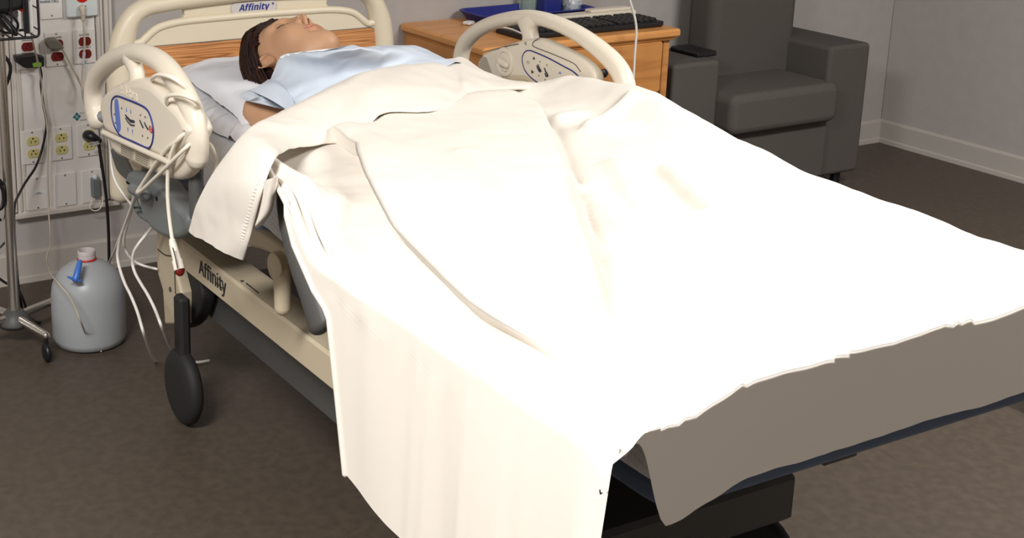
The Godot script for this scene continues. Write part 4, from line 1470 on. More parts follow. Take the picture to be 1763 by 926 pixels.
func gown(t):
	# front panel: rows from the neckline towards the blanket, each from the near side over the chest to the far side
	var neck = [Vector3(1.4, 0.906, 1.349), Vector3(1.43, 0.935, 1.319), Vector3(1.44, 0.975, 1.344), Vector3(1.46, 1.001, 1.44), Vector3(1.51, 1.012, 1.491), Vector3(1.62, 0.979, 1.385), Vector3(1.78, 0.907, 1.184)]
	var r1 = [Vector3(1.36, 0.913, 1.42), Vector3(1.42, 0.926, 1.372), Vector3(1.455, 0.961, 1.382), Vector3(1.475, 0.998, 1.487), Vector3(1.55, 1.014, 1.516), Vector3(1.75, 0.959, 1.28), Vector3(1.85, 0.913, 1.216)]
	var r2 = [Vector3(1.37, 0.891, 1.468), Vector3(1.42, 0.909, 1.443), Vector3(1.475, 0.94, 1.441), Vector3(1.535, 0.982, 1.502), Vector3(1.65, 1, 1.499), Vector3(1.8, 0.973, 1.36), Vector3(1.92, 0.915, 1.262)]
	var r3 = [Vector3(1.37, 0.887, 1.573), Vector3(1.43, 0.898, 1.528), Vector3(1.5, 0.922, 1.511), Vector3(1.6, 0.947, 1.499), Vector3(1.72, 0.971, 1.486), Vector3(1.83, 0.959, 1.433), Vector3(1.95, 0.902, 1.32)]
	var r4 = [Vector3(1.37, 0.889, 1.672), Vector3(1.43, 0.892, 1.627), Vector3(1.5, 0.91, 1.622), Vector3(1.6, 0.931, 1.608), Vector3(1.72, 0.953, 1.566), Vector3(1.84, 0.95, 1.495), Vector3(1.97, 0.899, 1.407)]
	var sheet = loft([neck, r1, r2, r3, r4], 60, 72)
	for i in sheet.size():
		for j in sheet[i].size():
			var p: Vector3 = sheet[i][j]
			var w: float = noise.get_noise_2d(p.x * 6.0 + p.z * 4.0, p.z * 10.0) * 0.007
			w += 0.005 * bump(seg_dist(Vector2(p.x, p.z), Vector2(1.46, 1.32), Vector2(1.60, 1.62)), 0, 0.012)
			w -= 0.006 * bump(seg_dist(Vector2(p.x, p.z), Vector2(1.50, 1.30), Vector2(1.70, 1.62)), 0, 0.014)
			sheet[i][j] = p + Vector3(0, w * smoothstep(0.0, 6.0, i), 0)
	var a := Acc.new()
	a.grid(sheet, false)
	var g = obj("gown", a, M.gown, t)
	var band := Acc.new()
	var rows := [[], [], []]
	for m in range(22, 56):
		rows[0].append(sheet[0][m] + Vector3(0.004, -0.004, -0.004))
		rows[1].append(sheet[0][m] + Vector3(-0.001, 0.003, 0.001))
		rows[2].append(sheet[5][m] + Vector3(-0.001, 0.004, 0.001))
	band.grid(rows)
	obj("neckband", band, M.gown_band, g)
	# short sleeve over the near arm
	var s := Acc.new()
	var top = [Vector3(1.42, 0.92, 1.327), Vector3(1.41, 0.912, 1.341), Vector3(1.37, 0.916, 1.412), Vector3(1.34, 0.915, 1.475), Vector3(1.33, 0.907, 1.532), Vector3(1.36, 0.893, 1.537), Vector3(1.4, 0.895, 1.486), Vector3(1.42, 0.912, 1.415), Vector3(1.42, 0.92, 1.327)]
	var mid = [Vector3(1.38, 0.919, 1.368), Vector3(1.36, 0.919, 1.388), Vector3(1.33, 0.92, 1.427), Vector3(1.315, 0.915, 1.459), Vector3(1.31, 0.911, 1.519), Vector3(1.32, 0.909, 1.571), Vector3(1.36, 0.903, 1.519), Vector3(1.38, 0.914, 1.422), Vector3(1.38, 0.919, 1.368)]
	var cuff = [Vector3(1.34, 0.916, 1.405), Vector3(1.33, 0.912, 1.388), Vector3(1.315, 0.905, 1.381), Vector3(1.305, 0.902, 1.393), Vector3(1.305, 0.898, 1.412), Vector3(1.305, 0.9, 1.442), Vector3(1.3, 0.92, 1.497), Vector3(1.32, 0.922, 1.486), Vector3(1.34, 0.916, 1.405)]
	s.grid(loft([top, mid, cuff], 16, 42))
	obj("sleeve", s, M.gown, g)
	var fl := Acc.new()
	fl.grid(loft([[Vector3(1.42, 0.913, 1.307), Vector3(1.41, 0.925, 1.379), Vector3(1.4, 0.915, 1.45), Vector3(1.37, 0.901, 1.564)], [Vector3(1.36, 0.92, 1.385), Vector3(1.35, 0.928, 1.454), Vector3(1.335, 0.927, 1.54), Vector3(1.325, 0.914, 1.619)], [Vector3(1.325, 0.916, 1.405), Vector3(1.31, 0.925, 1.488), Vector3(1.302, 0.929, 1.572), Vector3(1.3, 0.925, 1.652)]], 12, 30))
	obj("sleeve_flap", fl, M.gown, g)


func facing(at):
	return Transform3D(Basis(), at)


func wall_plate(parent, at, size, thick = 0.006):
	var a := Acc.new()
	a.slab(shifted(rounded(size.x, size.y, 0.004, 2), Vector2(at.x, at.y)), Vector3(0, 0, at.z + thick), Vector3.RIGHT, Vector3.UP, Vector3.BACK, thick, 0.003)
	return obj("wall_plate", a, M.plate, parent)


func screw_at(parent, at):
	var a := Acc.new()
	a.lathe(at, [Vector2(0.0032, 0), Vector2(0.003, 0.001), Vector2(0, 0.0014)], 10, Vector3.BACK)
	a.box(at + Vector3(0, 0, 0.0014), Vector3(0.005, 0.0007, 0.0004), 0.0001)
	obj("screw", a, M.screw, parent)


func outlet(at, red, label, wide_slots):
	var t = thing("wall_outlet", label, "outlet", "red emergency outlets in the upper row" if red else "ivory outlets in the middle row")
	wall_plate(t, at, Vector2(0.0745, 0.113))
	for s in [1, -1]:
		var c: Vector3 = at + Vector3(0.001, s * 0.0205 - (0.004 if red else 0.0), 0.006)
		var prof := []
		for k in 28:
			var g := TAU * k / 28.0
			prof.append(Vector2(c.x + clampf(0.0205 * cos(g), -0.0205, 0.0205), c.y + clampf(0.0185 * sin(g), -0.0142, 0.0142)))
		var a := Acc.new()
		a.slab(prof, Vector3(0, 0, c.z + 0.003), Vector3.RIGHT, Vector3.UP, Vector3.BACK, 0.004, 0.001)
		var r = obj("receptacle", a, M.red_socket if red else M.ivory, t)
		var h := Acc.new()
		var f: Vector3 = c + Vector3(0, 0, 0.0032)
		h.lathe(f + Vector3(0, 0.0085, -0.001), [Vector2(0.003, 0), Vector2(0.003, 0.0012), Vector2(0, 0.0013)], 10, Vector3.BACK)
		h.box(f + Vector3(-0.0065, -0.002, 0), Vector3(0.0022, 0.0085, 0.001), 0.0002)
		h.box(f + Vector3(0.0065, -0.002, 0), Vector3(0.0022, 0.0075, 0.001), 0.0002)
		if wide_slots:
			h.box(f + Vector3(0.0095, -0.002, 0), Vector3(0.006, 0.0018, 0.001), 0.0002)
		obj("contact_slots", h, M.hole, r)
	screw_at(t, at + Vector3(0, 0.049, 0.006))
	screw_at(t, at + Vector3(0, -0.049, 0.006))
	if red:
		text("lettering", "ISOLATED", 0.0075, 0.0006, M.print, t, facing(at + Vector3(0, 0.0375, 0.0064)), 700)
		text("lettering", "EMERGENCY", 0.0068, 0.0006, M.print, t, facing(at + Vector3(0, -0.0035, 0.0064)), 700)


func wall_fittings():
	var xs := [1.187, 1.281, 1.373]
	var z := 0.03
	outlet(Vector3(xs[0], 0.775, z), true, "leftmost red emergency outlet, a black adapter in its lower socket", false)
	outlet(Vector3(xs[1], 0.776, z), true, "middle red emergency outlet holding the grey beige plug", false)
	outlet(Vector3(xs[2], 0.777, z), true, "right red emergency outlet behind the hanging nurse call cord", false)
	outlet(Vector3(xs[0], 0.463, z), false, "ivory outlet crossed by the black cable, leftmost of the middle row", true)
	outlet(Vector3(xs[1], 0.464, z), false, "ivory outlet with both sockets free, centre of the middle row", true)
	outlet(Vector3(xs[2], 0.466, z), false, "ivory outlet with the black labelled plug in its top socket", true)
	for k in 3:
		var at := Vector3(xs[k] + 0.008, 0.307, z)
		var t = thing("blank_plate" if k < 2 else "jack_plate", ["blank wall plate with a small white printed label stuck on it", "plain blank wall plate at the centre of the bottom row", "jack wall plate holding a grey connector, right of the bottom row"][k], "wall plate", "plates in the bottom row")
		wall_plate(t, at, Vector2(0.0745, 0.113))
		screw_at(t, at + Vector3(0, 0.049, 0.006))
		screw_at(t, at + Vector3(0, -0.049, 0.006))
		if k == 0:
			var s := Acc.new()
			s.box(at + Vector3(0.006, 0, 0.0064), Vector3(0.054, 0.0145, 0.0008), 0.0002)
			obj("paper_label", s, M.white_plastic, t)
			var ln := Acc.new()
			ln.box(at + Vector3(0.004, 0.002, 0.007), Vector3(0.014, 0.0016, 0.0004), 0.0001)
			ln.box(at + Vector3(0.003, -0.0018, 0.007), Vector3(0.026, 0.0016, 0.0004), 0.0001)
			obj("label_print", ln, M.dark_ink, t)
	# nurse call plate and station
	var np = thing("nurse_call_plate", "white wall plate with a NURSE CALL strip above the outlets", "wall plate")
	wall_plate(np, Vector3(1.27, 0.934, z), Vector2(0.072, 0.122))
	screw_at(np, Vector3(1.27, 0.885, z + 0.006))
	var strip := Acc.new()
	strip.box(Vector3(1.265, 0.932, 0.036), Vector3(0.058, 0.0165, 0.0008), 0.0002)
	obj("label_strip", strip, M.white_plastic, np)
	text("lettering", "NURSE CALL", 0.0105, 0.0006, M.dark_ink, np, facing(Vector3(1.264, 0.93, 0.037)), 700)
	var st = thing("nurse_call_station", "pale nurse call station with a red button and a plugged-in cord", "call station")
	var a := Acc.new()
	a.slab(shifted(rounded(0.104, 0.15, 0.008, 4), Vector2(1.366, 0.951)), Vector3(0, 0, z + 0.022), Vector3.RIGHT, Vector3.UP, Vector3.BACK, 0.022, 0.005, true)
	obj("case", a, M.station, st)
	var rb := Acc.new()
	rb.lathe(Vector3(1.366, 0.945, z + 0.021), [Vector2(0.0225, 0), Vector2(0.0225, 0.003), Vector2(0.02, 0.0045), Vector2(0, 0.005)], 28, Vector3.BACK)
	var button = obj("red_button", rb, M.red_button, st)
	var bell := Acc.new()
	bell.tube(spl([Vector3(1.358, 0.9360, z + 0.0265), Vector3(1.361, 0.9400, z + 0.0265), Vector3(1.363, 0.9480, z + 0.0265), Vector3(1.366, 0.9500, z + 0.0265), Vector3(1.369, 0.9480, z + 0.0265), Vector3(1.371, 0.9400, z + 0.0265), Vector3(1.374, 0.9360, z + 0.0265), Vector3(1.358, 0.9360, z + 0.0265)], 20), 0.0011, 5)
	bell.ball(Vector3(1.366, 0.9335, z + 0.0265), Vector3(0.0018, 0.0018, 0.0008), 5, 8)
	obj("bell_symbol", bell, M.white_plastic, button)
	var dot := Acc.new()
	dot.lathe(Vector3(1.376, 0.91, 0.052), [Vector2(0.0022, 0), Vector2(0.0022, 0.0006), Vector2(0, 0.0007)], 10, Vector3.BACK)
	obj("pilot_hole", dot, M.hole, st)
	# its cord with an angled plug
	var nc = thing("nurse_call_cord", "beige nurse call cord hanging from the station's angled plug", "cord")
	var pl := Acc.new()
	pl.lathe(Vector3(1.363, 0.905, 0.052), [Vector2(0.011, 0), Vector2(0.0105, 0.012), Vector2(0.008, 0.016), Vector2(0, 0.017)], 18, Vector3.BACK)
	pl.tube([Vector3(1.359, 0.907, 0.062), Vector3(1.362, 0.898, 0.066), Vector3(1.362, 0.887, 0.066)], 0.0078, 10)
	pl.tube([Vector3(1.362, 0.887, 0.066), Vector3(1.362, 0.868, 0.066)], 0.0062, 10)
	for k in 4:
		pl.lathe(Vector3(1.362, 0.885, 0.066) + Vector3(0.0001, -0.005 * k, 0), [Vector2(0.006, -0.001), Vector2(0.0074, -0.0008), Vector2(0.0074, 0.0008), Vector2(0.006, 0.001)], 14)
	obj("plug", pl, M.beige_cable, nc)
	var cc := Acc.new()
	cc.tube(spl([Vector3(1.362, 0.868, 0.066), Vector3(1.362, 0.833, 0.07), Vector3(1.362, 0.795, 0.07), Vector3(1.359, 0.758, 0.07)], 20), 0.0035, 8)
	cc.tube(spl([Vector3(1.354, 0.734, 0.07), Vector3(1.352, 0.707, 0.07), Vector3(1.349, 0.673, 0.07), Vector3(1.344, 0.638, 0.08), Vector3(1.341, 0.599, 0.12), Vector3(1.2, 0.684, 0.666), Vector3(1.15, 0.699, 0.917)], 20), 0.003, 8)
	obj("cable", cc, M.beige_cable, nc)
	var cl := Acc.new()
	cl.tube([Vector3(1.359, 0.762, 0.07), Vector3(1.357, 0.747, 0.07), Vector3(1.354, 0.728, 0.07)], 0.0055, 10)
	obj("clear_coupling", cl, M.film, nc)
	# grey beige plug in the middle outlet
	var gp = thing("power_plug", "grey beige power plug in the middle red outlet, cord falling right", "plug")
	var gb := Acc.new()
	gb.slab(spl2([Vector2(1.239, 0.804), Vector2(1.245, 0.816), Vector2(1.266, 0.817), Vector2(1.28, 0.808), Vector2(1.291, 0.794), Vector2(1.294, 0.782), Vector2(1.281, 0.78), Vector2(1.264, 0.781), Vector2(1.247, 0.786)], 30, true), Vector3(0, 0, 0.07), Vector3.RIGHT, Vector3.UP, Vector3.BACK, 0.03, 0.005, true)
	obj("plug_body", gb, M.grey_plug, gp)
	var gc := Acc.new()
	gc.tube(spl([Vector3(1.286, 0.79, 0.055), Vector3(1.295, 0.776, 0.055), Vector3(1.312, 0.743, 0.05), Vector3(1.335, 0.694, 0.05), Vector3(1.353, 0.647, 0.055), Vector3(1.358, 0.606, 0.08), Vector3(1.362, 0.558, 0.12), Vector3(1.2, 0.673, 0.714), Vector3(1.14, 0.706, 0.973)], 30), 0.0038, 8)
	obj("cable", gc, M.beige_cable, gp)
	# the black adapter
	var ad = thing("power_adapter", "black power adapter with a green label in the left red outlet", "adapter")
	var ab := Acc.new()
	ab.slab([Vector2(1.138, 0.772), Vector2(1.204, 0.773), Vector2(1.229, 0.762), Vector2(1.229, 0.732), Vector2(1.215, 0.727), Vector2(1.174, 0.73), Vector2(1.163, 0.733), Vector2(1.139, 0.753)], Vector3(0, 0, 0.072), Vector3.RIGHT, Vector3.UP, Vector3.BACK, 0.034, 0.005)
	obj("adapter_body", ab, M.black_plastic, ad)
	var gl := Acc.new()
	gl.slab([Vector2(1.189, 0.744), Vector2(1.209, 0.749), Vector2(1.218, 0.743), Vector2(1.218, 0.732), Vector2(1.192, 0.732)], Vector3(0, 0, 0.0735), Vector3.RIGHT, Vector3.UP, Vector3.BACK, 0.002, 0.0004)
	obj("green_label", gl, M.green, ad)
	cord("power_cable", "black adapter cable twisting down the wall and behind the chrome pole", "cable", [Vector3(1.213, 0.73, 0.07), Vector3(1.22, 0.703, 0.06), Vector3(1.217, 0.675, 0.06), Vector3(1.219, 0.637, 0.06), Vector3(1.222, 0.598, 0.06), Vector3(1.227, 0.569, 0.06), Vector3(1.229, 0.54, 0.06), Vector3(1.224, 0.512, 0.06), Vector3(1.215, 0.475, 0.06), Vector3(1.201, 0.434, 0.06), Vector3(1.177, 0.403, 0.08), Vector3(1.135, 0.375, 0.12), Vector3(1.088, 0.359, 0.2), Vector3(1.054, 0.355, 0.28), Vector3(1.039, 0.313, 0.32), Vector3(1.033, 0.237, 0.34), Vector3(1.029, 0.169, 0.36), Vector3(1.027, 0.109, 0.38), Vector3(1.04, 0.036, 0.36)], 0.0042, M.black_cable)
	cord("thin_tubing", "thin beige tubing hanging from the basket down past the outlets to the floor", "tubing", [Vector3(1.059, 1.088, 0.54), Vector3(1.058, 1.024, 0.54), Vector3(1.067, 0.977, 0.5), Vector3(1.085, 0.924, 0.44), Vector3(1.131, 0.854, 0.3), Vector3(1.169, 0.78, 0.2), Vector3(1.199, 0.716, 0.12), Vector3(1.209, 0.674, 0.1), Vector3(1.207, 0.633, 0.1), Vector3(1.212, 0.599, 0.1), Vector3(1.218, 0.56, 0.1), Vector3(1.219, 0.493, 0.1), Vector3(1.213, 0.388, 0.1), Vector3(1.211, 0.301, 0.1), Vector3(1.205, 0.249, 0.12), Vector3(1.201, 0.2, 0.14), Vector3(1.198, 0.157, 0.14), Vector3(1.181, 0.137, 0.16), Vector3(1.173, 0.121, 0.18), Vector3(1.145, 0.143, 0.3), Vector3(1.08, 0.214, 0.55), Vector3(1.057, 0.242, 0.68), Vector3(1.064, 0.23, 0.705), Vector3(1.075, 0.214, 0.72), Vector3(1.089, 0.178, 0.735), Vector3(1.105, 0.124, 0.74), Vector3(1.17, 0.005, 0.598), Vector3(1.178, 0.005, 0.679)], 0.0026, M.beige_cable)
	# labelled black plug and its thick cable
	var bp = thing("power_plug", "black power plug with a white WATER tag and thick cable in the right ivory outlet", "plug")
	var bb := Acc.new()
	bb.tube(spl([Vector3(1.374, 0.477, 0.036), Vector3(1.366, 0.488, 0.06), Vector3(1.371, 0.487, 0.075), Vector3(1.384, 0.479, 0.08), Vector3(1.396, 0.471, 0.08)], 14), [Vector2(0.017, 0.02), Vector2(0.0175, 0.02), Vector2(0.0175, 0.02), Vector2(0.0175, 0.0195), Vector2(0.017, 0.019), Vector2(0.017, 0.018), Vector2(0.0165, 0.017), Vector2(0.0155, 0.016), Vector2(0.0145, 0.015), Vector2(0.0135, 0.0135), Vector2(0.0125, 0.0125), Vector2(0.0115, 0.0115), Vector2(0.0105, 0.0105), Vector2(0.0095, 0.0095), Vector2(0.0085, 0.0085)], 14)
	obj("plug_body", bb, M.black_plastic, bp)
	var bc := Acc.new()
	bc.tube(spl([Vector3(1.392, 0.474, 0.08), Vector3(1.392, 0.455, 0.085), Vector3(1.399, 0.39, 0.085), Vector3(1.406, 0.323, 0.085), Vector3(1.411, 0.258, 0.085), Vector3(1.413, 0.187, 0.085), Vector3(1.413, 0.116, 0.085), Vector3(1.409, 0.033, 0.09), Vector3(1.395, -0.023, 0.12)], 40), 0.0055, 10)
	obj("cable", bc, M.black_cable, bp)
	var tg := Acc.new()
	tg.slab([Vector2(1.35, 0.474), Vector2(1.384, 0.477), Vector2(1.388, 0.467), Vector2(1.354, 0.464)], Vector3(0, 0, 0.1065), Vector3.RIGHT, Vector3.UP, Vector3.BACK, 0.001, 0.0002)
	var tag_o = obj("paper_tag", tg, M.white_plastic, bp)
	text("lettering", "WATER", 0.0105, 0.0004, M.hole, tag_o, Transform3D(Basis(Vector3.BACK, deg_to_rad(5)), Vector3(1.369, 0.471, 0.107)), 700)
	# grey connector with its small loop
	var jc = thing("jack_connector", "grey ribbed connector hanging in the jack plate, with a cream wire loop", "connector")
	var ja := Acc.new()
	var p0: Vector3 = Vector3(1.386, 0.305, 0.05)
	ja.box(p0, Vector3(0.027, 0.066, 0.024), 0.003)
	for k in 4:
		ja.box(p0 + Vector3(-0.009 + 0.006 * k, -0.002, 0.0125), Vector3(0.003, 0.05, 0.002), 0.0008)
	obj("connector_body", ja, M.grey_plastic, jc)
	var jt := Acc.new()
	jt.tube([p0 + Vector3(-0.001, 0.03, 0.002), p0 + Vector3(-0.001, 0.038, 0.004)], 0.009, 12)
	obj("connector_cap", jt, M.station, jc)
	cord("wire_loop", "", "", [Vector3(1.379, 0.27, 0.06), Vector3(1.365, 0.261, 0.065), Vector3(1.359, 0.246, 0.065), Vector3(1.366, 0.234, 0.065), Vector3(1.38, 0.229, 0.065), Vector3(1.394, 0.235, 0.065), Vector3(1.404, 0.254, 0.065), Vector3(1.404, 0.273, 0.06)], 0.0016, M.cream_cable, "", jc)
	# teal emblem printed on the panel
	var em = thing("emblem_sticker", "small teal four-petal emblem with fine print on the headwall", "sticker")
	var ea := Acc.new()
	var ec: Vector3 = Vector3(1.339, 0.546, 0.03)
	for q in [Vector2(0, 0.0082), Vector2(-0.0075, 0), Vector2(0.0075, 0.0005), Vector2(0.0005, -0.0075)]:
		ea.slab(shifted([Vector2(0, 0.0062), Vector2(-0.0066, 0), Vector2(0, -0.0062), Vector2(0.0066, 0)], Vector2(ec.x, ec.y) + q), Vector3(0, 0, 0.031), Vector3.RIGHT, Vector3.UP, Vector3.BACK, 0.001, 0.0002)
	obj("petals", ea, M.teal, em)
	var el := Acc.new()
	el.tube([Vector3(1.35, 0.533, 0.031), Vector3(1.376, 0.534, 0.031)], 0.0007, 5)
	el.tube([Vector3(1.351, 0.557, 0.031), Vector3(1.355, 0.557, 0.031)], 0.0009, 5)
	el.tube([Vector3(1.359, 0.557, 0.031), Vector3(1.363, 0.557, 0.031)], 0.0009, 5)
	obj("fine_print", el, M.print, em)
	pole_and_basket()
	jug()
	bed_cords()


func pole_and_basket():
	var x := 0.978
	var z := 0.5
	var t = thing("iv_pole", "chrome IV pole on a wheeled base at the left edge", "iv pole")
	var a := Acc.new()
	a.tube([Vector3(x, 0.09, z), Vector3(x, 1.3, z)], 0.0158, 20, Vector3.ZERO, false)
	a.tube([Vector3(x, 1.28, z), Vector3(x, 2.05, z)], 0.011, 16)
	obj("pole", a, M.chrome, t)
	var b := Acc.new()
	b.lathe(Vector3(x, 0.06, z), [Vector2(0, 0), Vector2(0.045, 0), Vector2(0.05, 0.012), Vector2(0.035, 0.035), Vector2(0.02, 0.05), Vector2(0, 0.052)], 20)
	obj("hub", b, M.dark_grey, t)
	for k in 4:
		var g: float = deg_to_rad([75.0, 165.0, 250.0, 330.0][k])
		var d := Vector3(cos(g), 0, sin(g)) * (0.17 if k == 0 else 0.24)
		var l := Acc.new()
		l.tube([Vector3(x, 0.085, z), Vector3(x, 0.08, z) + d], [Vector2(0.014, 0.014), Vector2(0.011, 0.011)], 10)
		obj("leg", l, M.chrome, t)
		var w := Acc.new()
		w.lathe(Vector3(x, 0.028, z) + d + Vector3(-0.009, 0, 0), [Vector2(0, 0), Vector2(0.022, 0), Vector2(0.028, 0.004), Vector2(0.028, 0.014), Vector2(0.022, 0.018), Vector2(0, 0.018)], 16, Vector3.RIGHT)
		w.tube([Vector3(x, 0.03, z) + d, Vector3(x, 0.08, z) + d], 0.007, 8)
		obj("caster", w, M.black_plastic, t)
	# cables round the pole
	cord("hanging_cable", "thick black cable curving out from behind the chrome pole at mid height", "cable", [Vector3(1.002, 0.927, 0.47), Vector3(0.983, 0.91, 0.465), Vector3(0.979, 0.886, 0.46), Vector3(0.991, 0.865, 0.46), Vector3(1.007, 0.847, 0.46), Vector3(1.016, 0.826, 0.46), Vector3(1.014, 0.803, 0.46), Vector3(1.005, 0.779, 0.46), Vector3(0.994, 0.759, 0.46), Vector3(0.985, 0.74, 0.45), Vector3(0.976, 0.727, 0.465), Vector3(0.979, 0.712, 0.475)], 0.0052, M.black_cable)
	cord("coiled_cable", "black cable looping beside the chrome pole near its foot", "cable", [Vector3(0.96, 0.501, 0.525), Vector3(0.94, 0.525, 0.53), Vector3(0.914, 0.519, 0.53), Vector3(0.903, 0.481, 0.53), Vector3(0.909, 0.441, 0.53), Vector3(0.931, 0.424, 0.53), Vector3(0.951, 0.433, 0.525), Vector3(0.959, 0.462, 0.52), Vector3(0.954, 0.494, 0.52), Vector3(0.931, 0.519, 0.515), Vector3(0.953, 0.503, 0.515), Vector3(0.962, 0.482, 0.52), Vector3(0.964, 0.458, 0.52), Vector3(0.959, 0.434, 0.52), Vector3(0.944, 0.422, 0.52), Vector3(0.935, 0.407, 0.51), Vector3(0.956, 0.384, 0.49)], 0.004, M.black_cable)
	cord("floor_cable", "thin black cable sagging behind the chrome pole above the baseboard", "cable", [Vector3(0.894, 0.005, 0.226), Vector3(0.927, 0.005, 0.195), Vector3(0.905, 0.139, 0.4), Vector3(0.921, 0.182, 0.4), Vector3(0.942, 0.193, 0.4), Vector3(0.965, 0.173, 0.4), Vector3(0.985, 0.155, 0.4), Vector3(1.002, 0.144, 0.4), Vector3(1.017, 0.132, 0.42), Vector3(1.024, 0.104, 0.44), Vector3(1.068, 0.005, 0.332), Vector3(1.085, 0.005, 0.383)], 0.004, M.black_cable)
	cord("tied_cable", "short black cable rising at the left edge above the baseboard", "cable", [Vector3(0.863, 0.005, 0.247), Vector3(0.879, 0.117, 0.4), Vector3(0.915, 0.202, 0.4), Vector3(0.949, 0.251, 0.4), Vector3(0.971, 0.269, 0.4), Vector3(0.985, 0.281, 0.4), Vector3(0.995, 0.304, 0.42)], 0.003, M.black_cable)
	# black wire basket
	var k = thing("wire_basket", "black wire basket clamped to the chrome pole, full of cables and papers", "basket")
	var w := Acc.new()
	var zf := 0.56
	var zb := 0.44
	for zz in [zf, zb]:
		w.tube(spl([Vector3(0.93, 0.921, zz), Vector3(1.0, 0.921, zz), Vector3(1.058, 0.921, zz), Vector3(1.071, 0.924, zz), Vector3(1.075, 0.937, zz), Vector3(1.075, 1.0, zz), Vector3(1.075, 1.12, zz)], 40), 0.0038, 8)
		for xx in [0.93, 0.955, 1.0, 1.036]:
			w.tube([Vector3(xx, 0.921, zz), Vector3(xx, 1.12, zz)], 0.0026, 6)
		for yy in [1.05, 1.12]:
			w.tube([Vector3(0.93, yy, zz), Vector3(1.075, yy, zz)], 0.003, 6)
	for xx in [0.93, 0.955, 1.0, 1.036, 1.068]:
		w.tube([Vector3(xx, 0.921, zf), Vector3(xx, 0.921, zb)], 0.0026, 6)
	for yy in [0.94, 1.0, 1.05, 1.12]:
		w.tube([Vector3(1.075, yy, zf), Vector3(1.075, yy, zb)], 0.0026, 6)
	for yy in [1.0, 1.05, 1.12]:
		w.tube([Vector3(0.93, yy, zf), Vector3(0.93, yy, zb)], 0.0026, 6)
	obj("wires", w, M.black_plastic, k)
	var fl := Acc.new()
	fl.box(Vector3(1.06, 1.02, 0.5), Vector3(0.012, 0.18, 0.08), 0.001)
	tag(obj("paper_folder", fl, M.white_plastic), "white folder standing at the right end of the wire basket", "folder")
	var fb := Acc.new()
	fb.box(Vector3(1.047, 1.02, 0.535), Vector3(0.009, 0.18, 0.03), 0.001)
	tag(obj("black_binder", fb, M.black_plastic), "thin black binder beside the white folder in the wire basket", "binder")
	var pk := Acc.new()
	var rows := []
	for i in 12:
		var row := []
		for j in 12:
			var px: float = lerp(0.94, 1.035, j / 11.0)
			var py: float = lerp(0.93, 1.03, i / 11.0)
			row.append(Vector3(px, py, 0.5 + noise.get_noise_2d(px * 40.0, py * 40.0) * 0.02))
		rows.append(row)
	pk.grid(rows)
	var fo := Acc.new()
	for e in [[1.046, 0.985]]:
		fo.tube(spl([Vector3(1.03, 1.0, 0.53), Vector3(1.045, 0.99, 0.535), Vector3(1.046, 0.975, 0.535)], 8), 0.006, 8)
	tag(obj("red_tie", fo, M.red_button), "small red tie on the crumpled wrapper in the wire basket", "tie")
	tag(obj("plastic_wrapper", pk, M.film_solid), "crumpled silvery wrapper lying in the wire basket", "wrapper")
	var cy := Acc.new()
	for q in 3:
		var pts := []
		for m in 33:
			var g := TAU * m / 32.0
			pts.append(Vector3(0.99 + (0.036 - 0.006 * q) * cos(g + q), 0.962 + (0.028 - 0.003 * q) * sin(g) - 0.012 * cos(g + q), 0.528 + 0.009 * q + 0.004 * sin(g * 2)))
		cy.tube(pts, 0.0036, 8, Vector3.ZERO, false)
	tag(obj("cable_coil", cy, M.black_cable), "coil of black cable inside the wire basket", "cable coil")
	var bag := Acc.new()
	bag.slab(spl2([Vector2(0.9, 1.0), Vector2(0.97, 0.992), Vector2(1.02, 0.996), Vector2(1.045, 1.012), Vector2(1.048, 1.06), Vector2(1.03, 1.11), Vector2(0.95, 1.13), Vector2(0.88, 1.08)], 40, true), Vector3(0, 0, 0.556), Vector3.RIGHT, Vector3.UP, Vector3.BACK, 0.034, 0.014, true)
	tag(obj("black_pouch", bag, M.black_plastic), "black pouch resting on top of the cables in the wire basket", "pouch")


func jug():
	var c := Vector3(1.178, 0, 0.58)
	var t = thing("water_jug", "translucent plastic jug with a red collar ring on the floor beside the wall", "jug")
	var a := Acc.new()
	a.lathe(c, [Vector2(0, 0.004), Vector2(0.085, 0.0), Vector2(0.1, 0.006), Vector2(0.108, 0.025), Vector2(0.109, 0.1), Vector2(0.108, 0.155), Vector2(0.104, 0.182), Vector2(0.094, 0.206), Vector2(0.078, 0.226), Vector2(0.058, 0.241), Vector2(0.038, 0.251), Vector2(0.027, 0.256), Vector2(0.0255, 0.262)], 48)
	obj("jug_body", a, M.jug, t)
	var n := Acc.new()
	n.lathe(c, [Vector2(0.0255, 0.258), Vector2(0.0255, 0.264), Vector2(0.027, 0.266), Vector2(0.0255, 0.269), Vector2(0.0255, 0.273), Vector2(0.027, 0.275), Vector2(0.0255, 0.278), Vector2(0.0255, 0.284), Vector2(0.024, 0.286), Vector2(0.0215, 0.285), Vector2(0.021, 0.262)], 36)
	obj("neck", n, M.jug_neck, t)
	var r := Acc.new()
	r.lathe(c, [Vector2(0.026, 0.2565), Vector2(0.0285, 0.257), Vector2(0.0285, 0.261), Vector2(0.026, 0.2615)], 36)
	obj("collar_ring", r, M.red_button, t)
	var b := Acc.new()
	b.tube([Vector3(1.133, 0.279, 0.655), Vector3(1.123, 0.263, 0.668), Vector3(1.115, 0.244, 0.675), Vector3(1.112, 0.24, 0.677)], [Vector2(0.0075, 0.0075), Vector2(0.0095, 0.0095), Vector2(0.0105, 0.0105), Vector2(0.011, 0.011)], 14)
	b.tube([Vector3(1.09, 0.249, 0.677), Vector3(1.103, 0.242, 0.679), Vector3(1.123, 0.234, 0.679)], [Vector2(0.003, 0.004), Vector2(0.004, 0.009), Vector2(0.004, 0.009)], 10)
	tag(obj("blue_cap", b, M.blue_clip), "blue flanged plastic connector cap hanging from the jug's red collar ring", "cap")


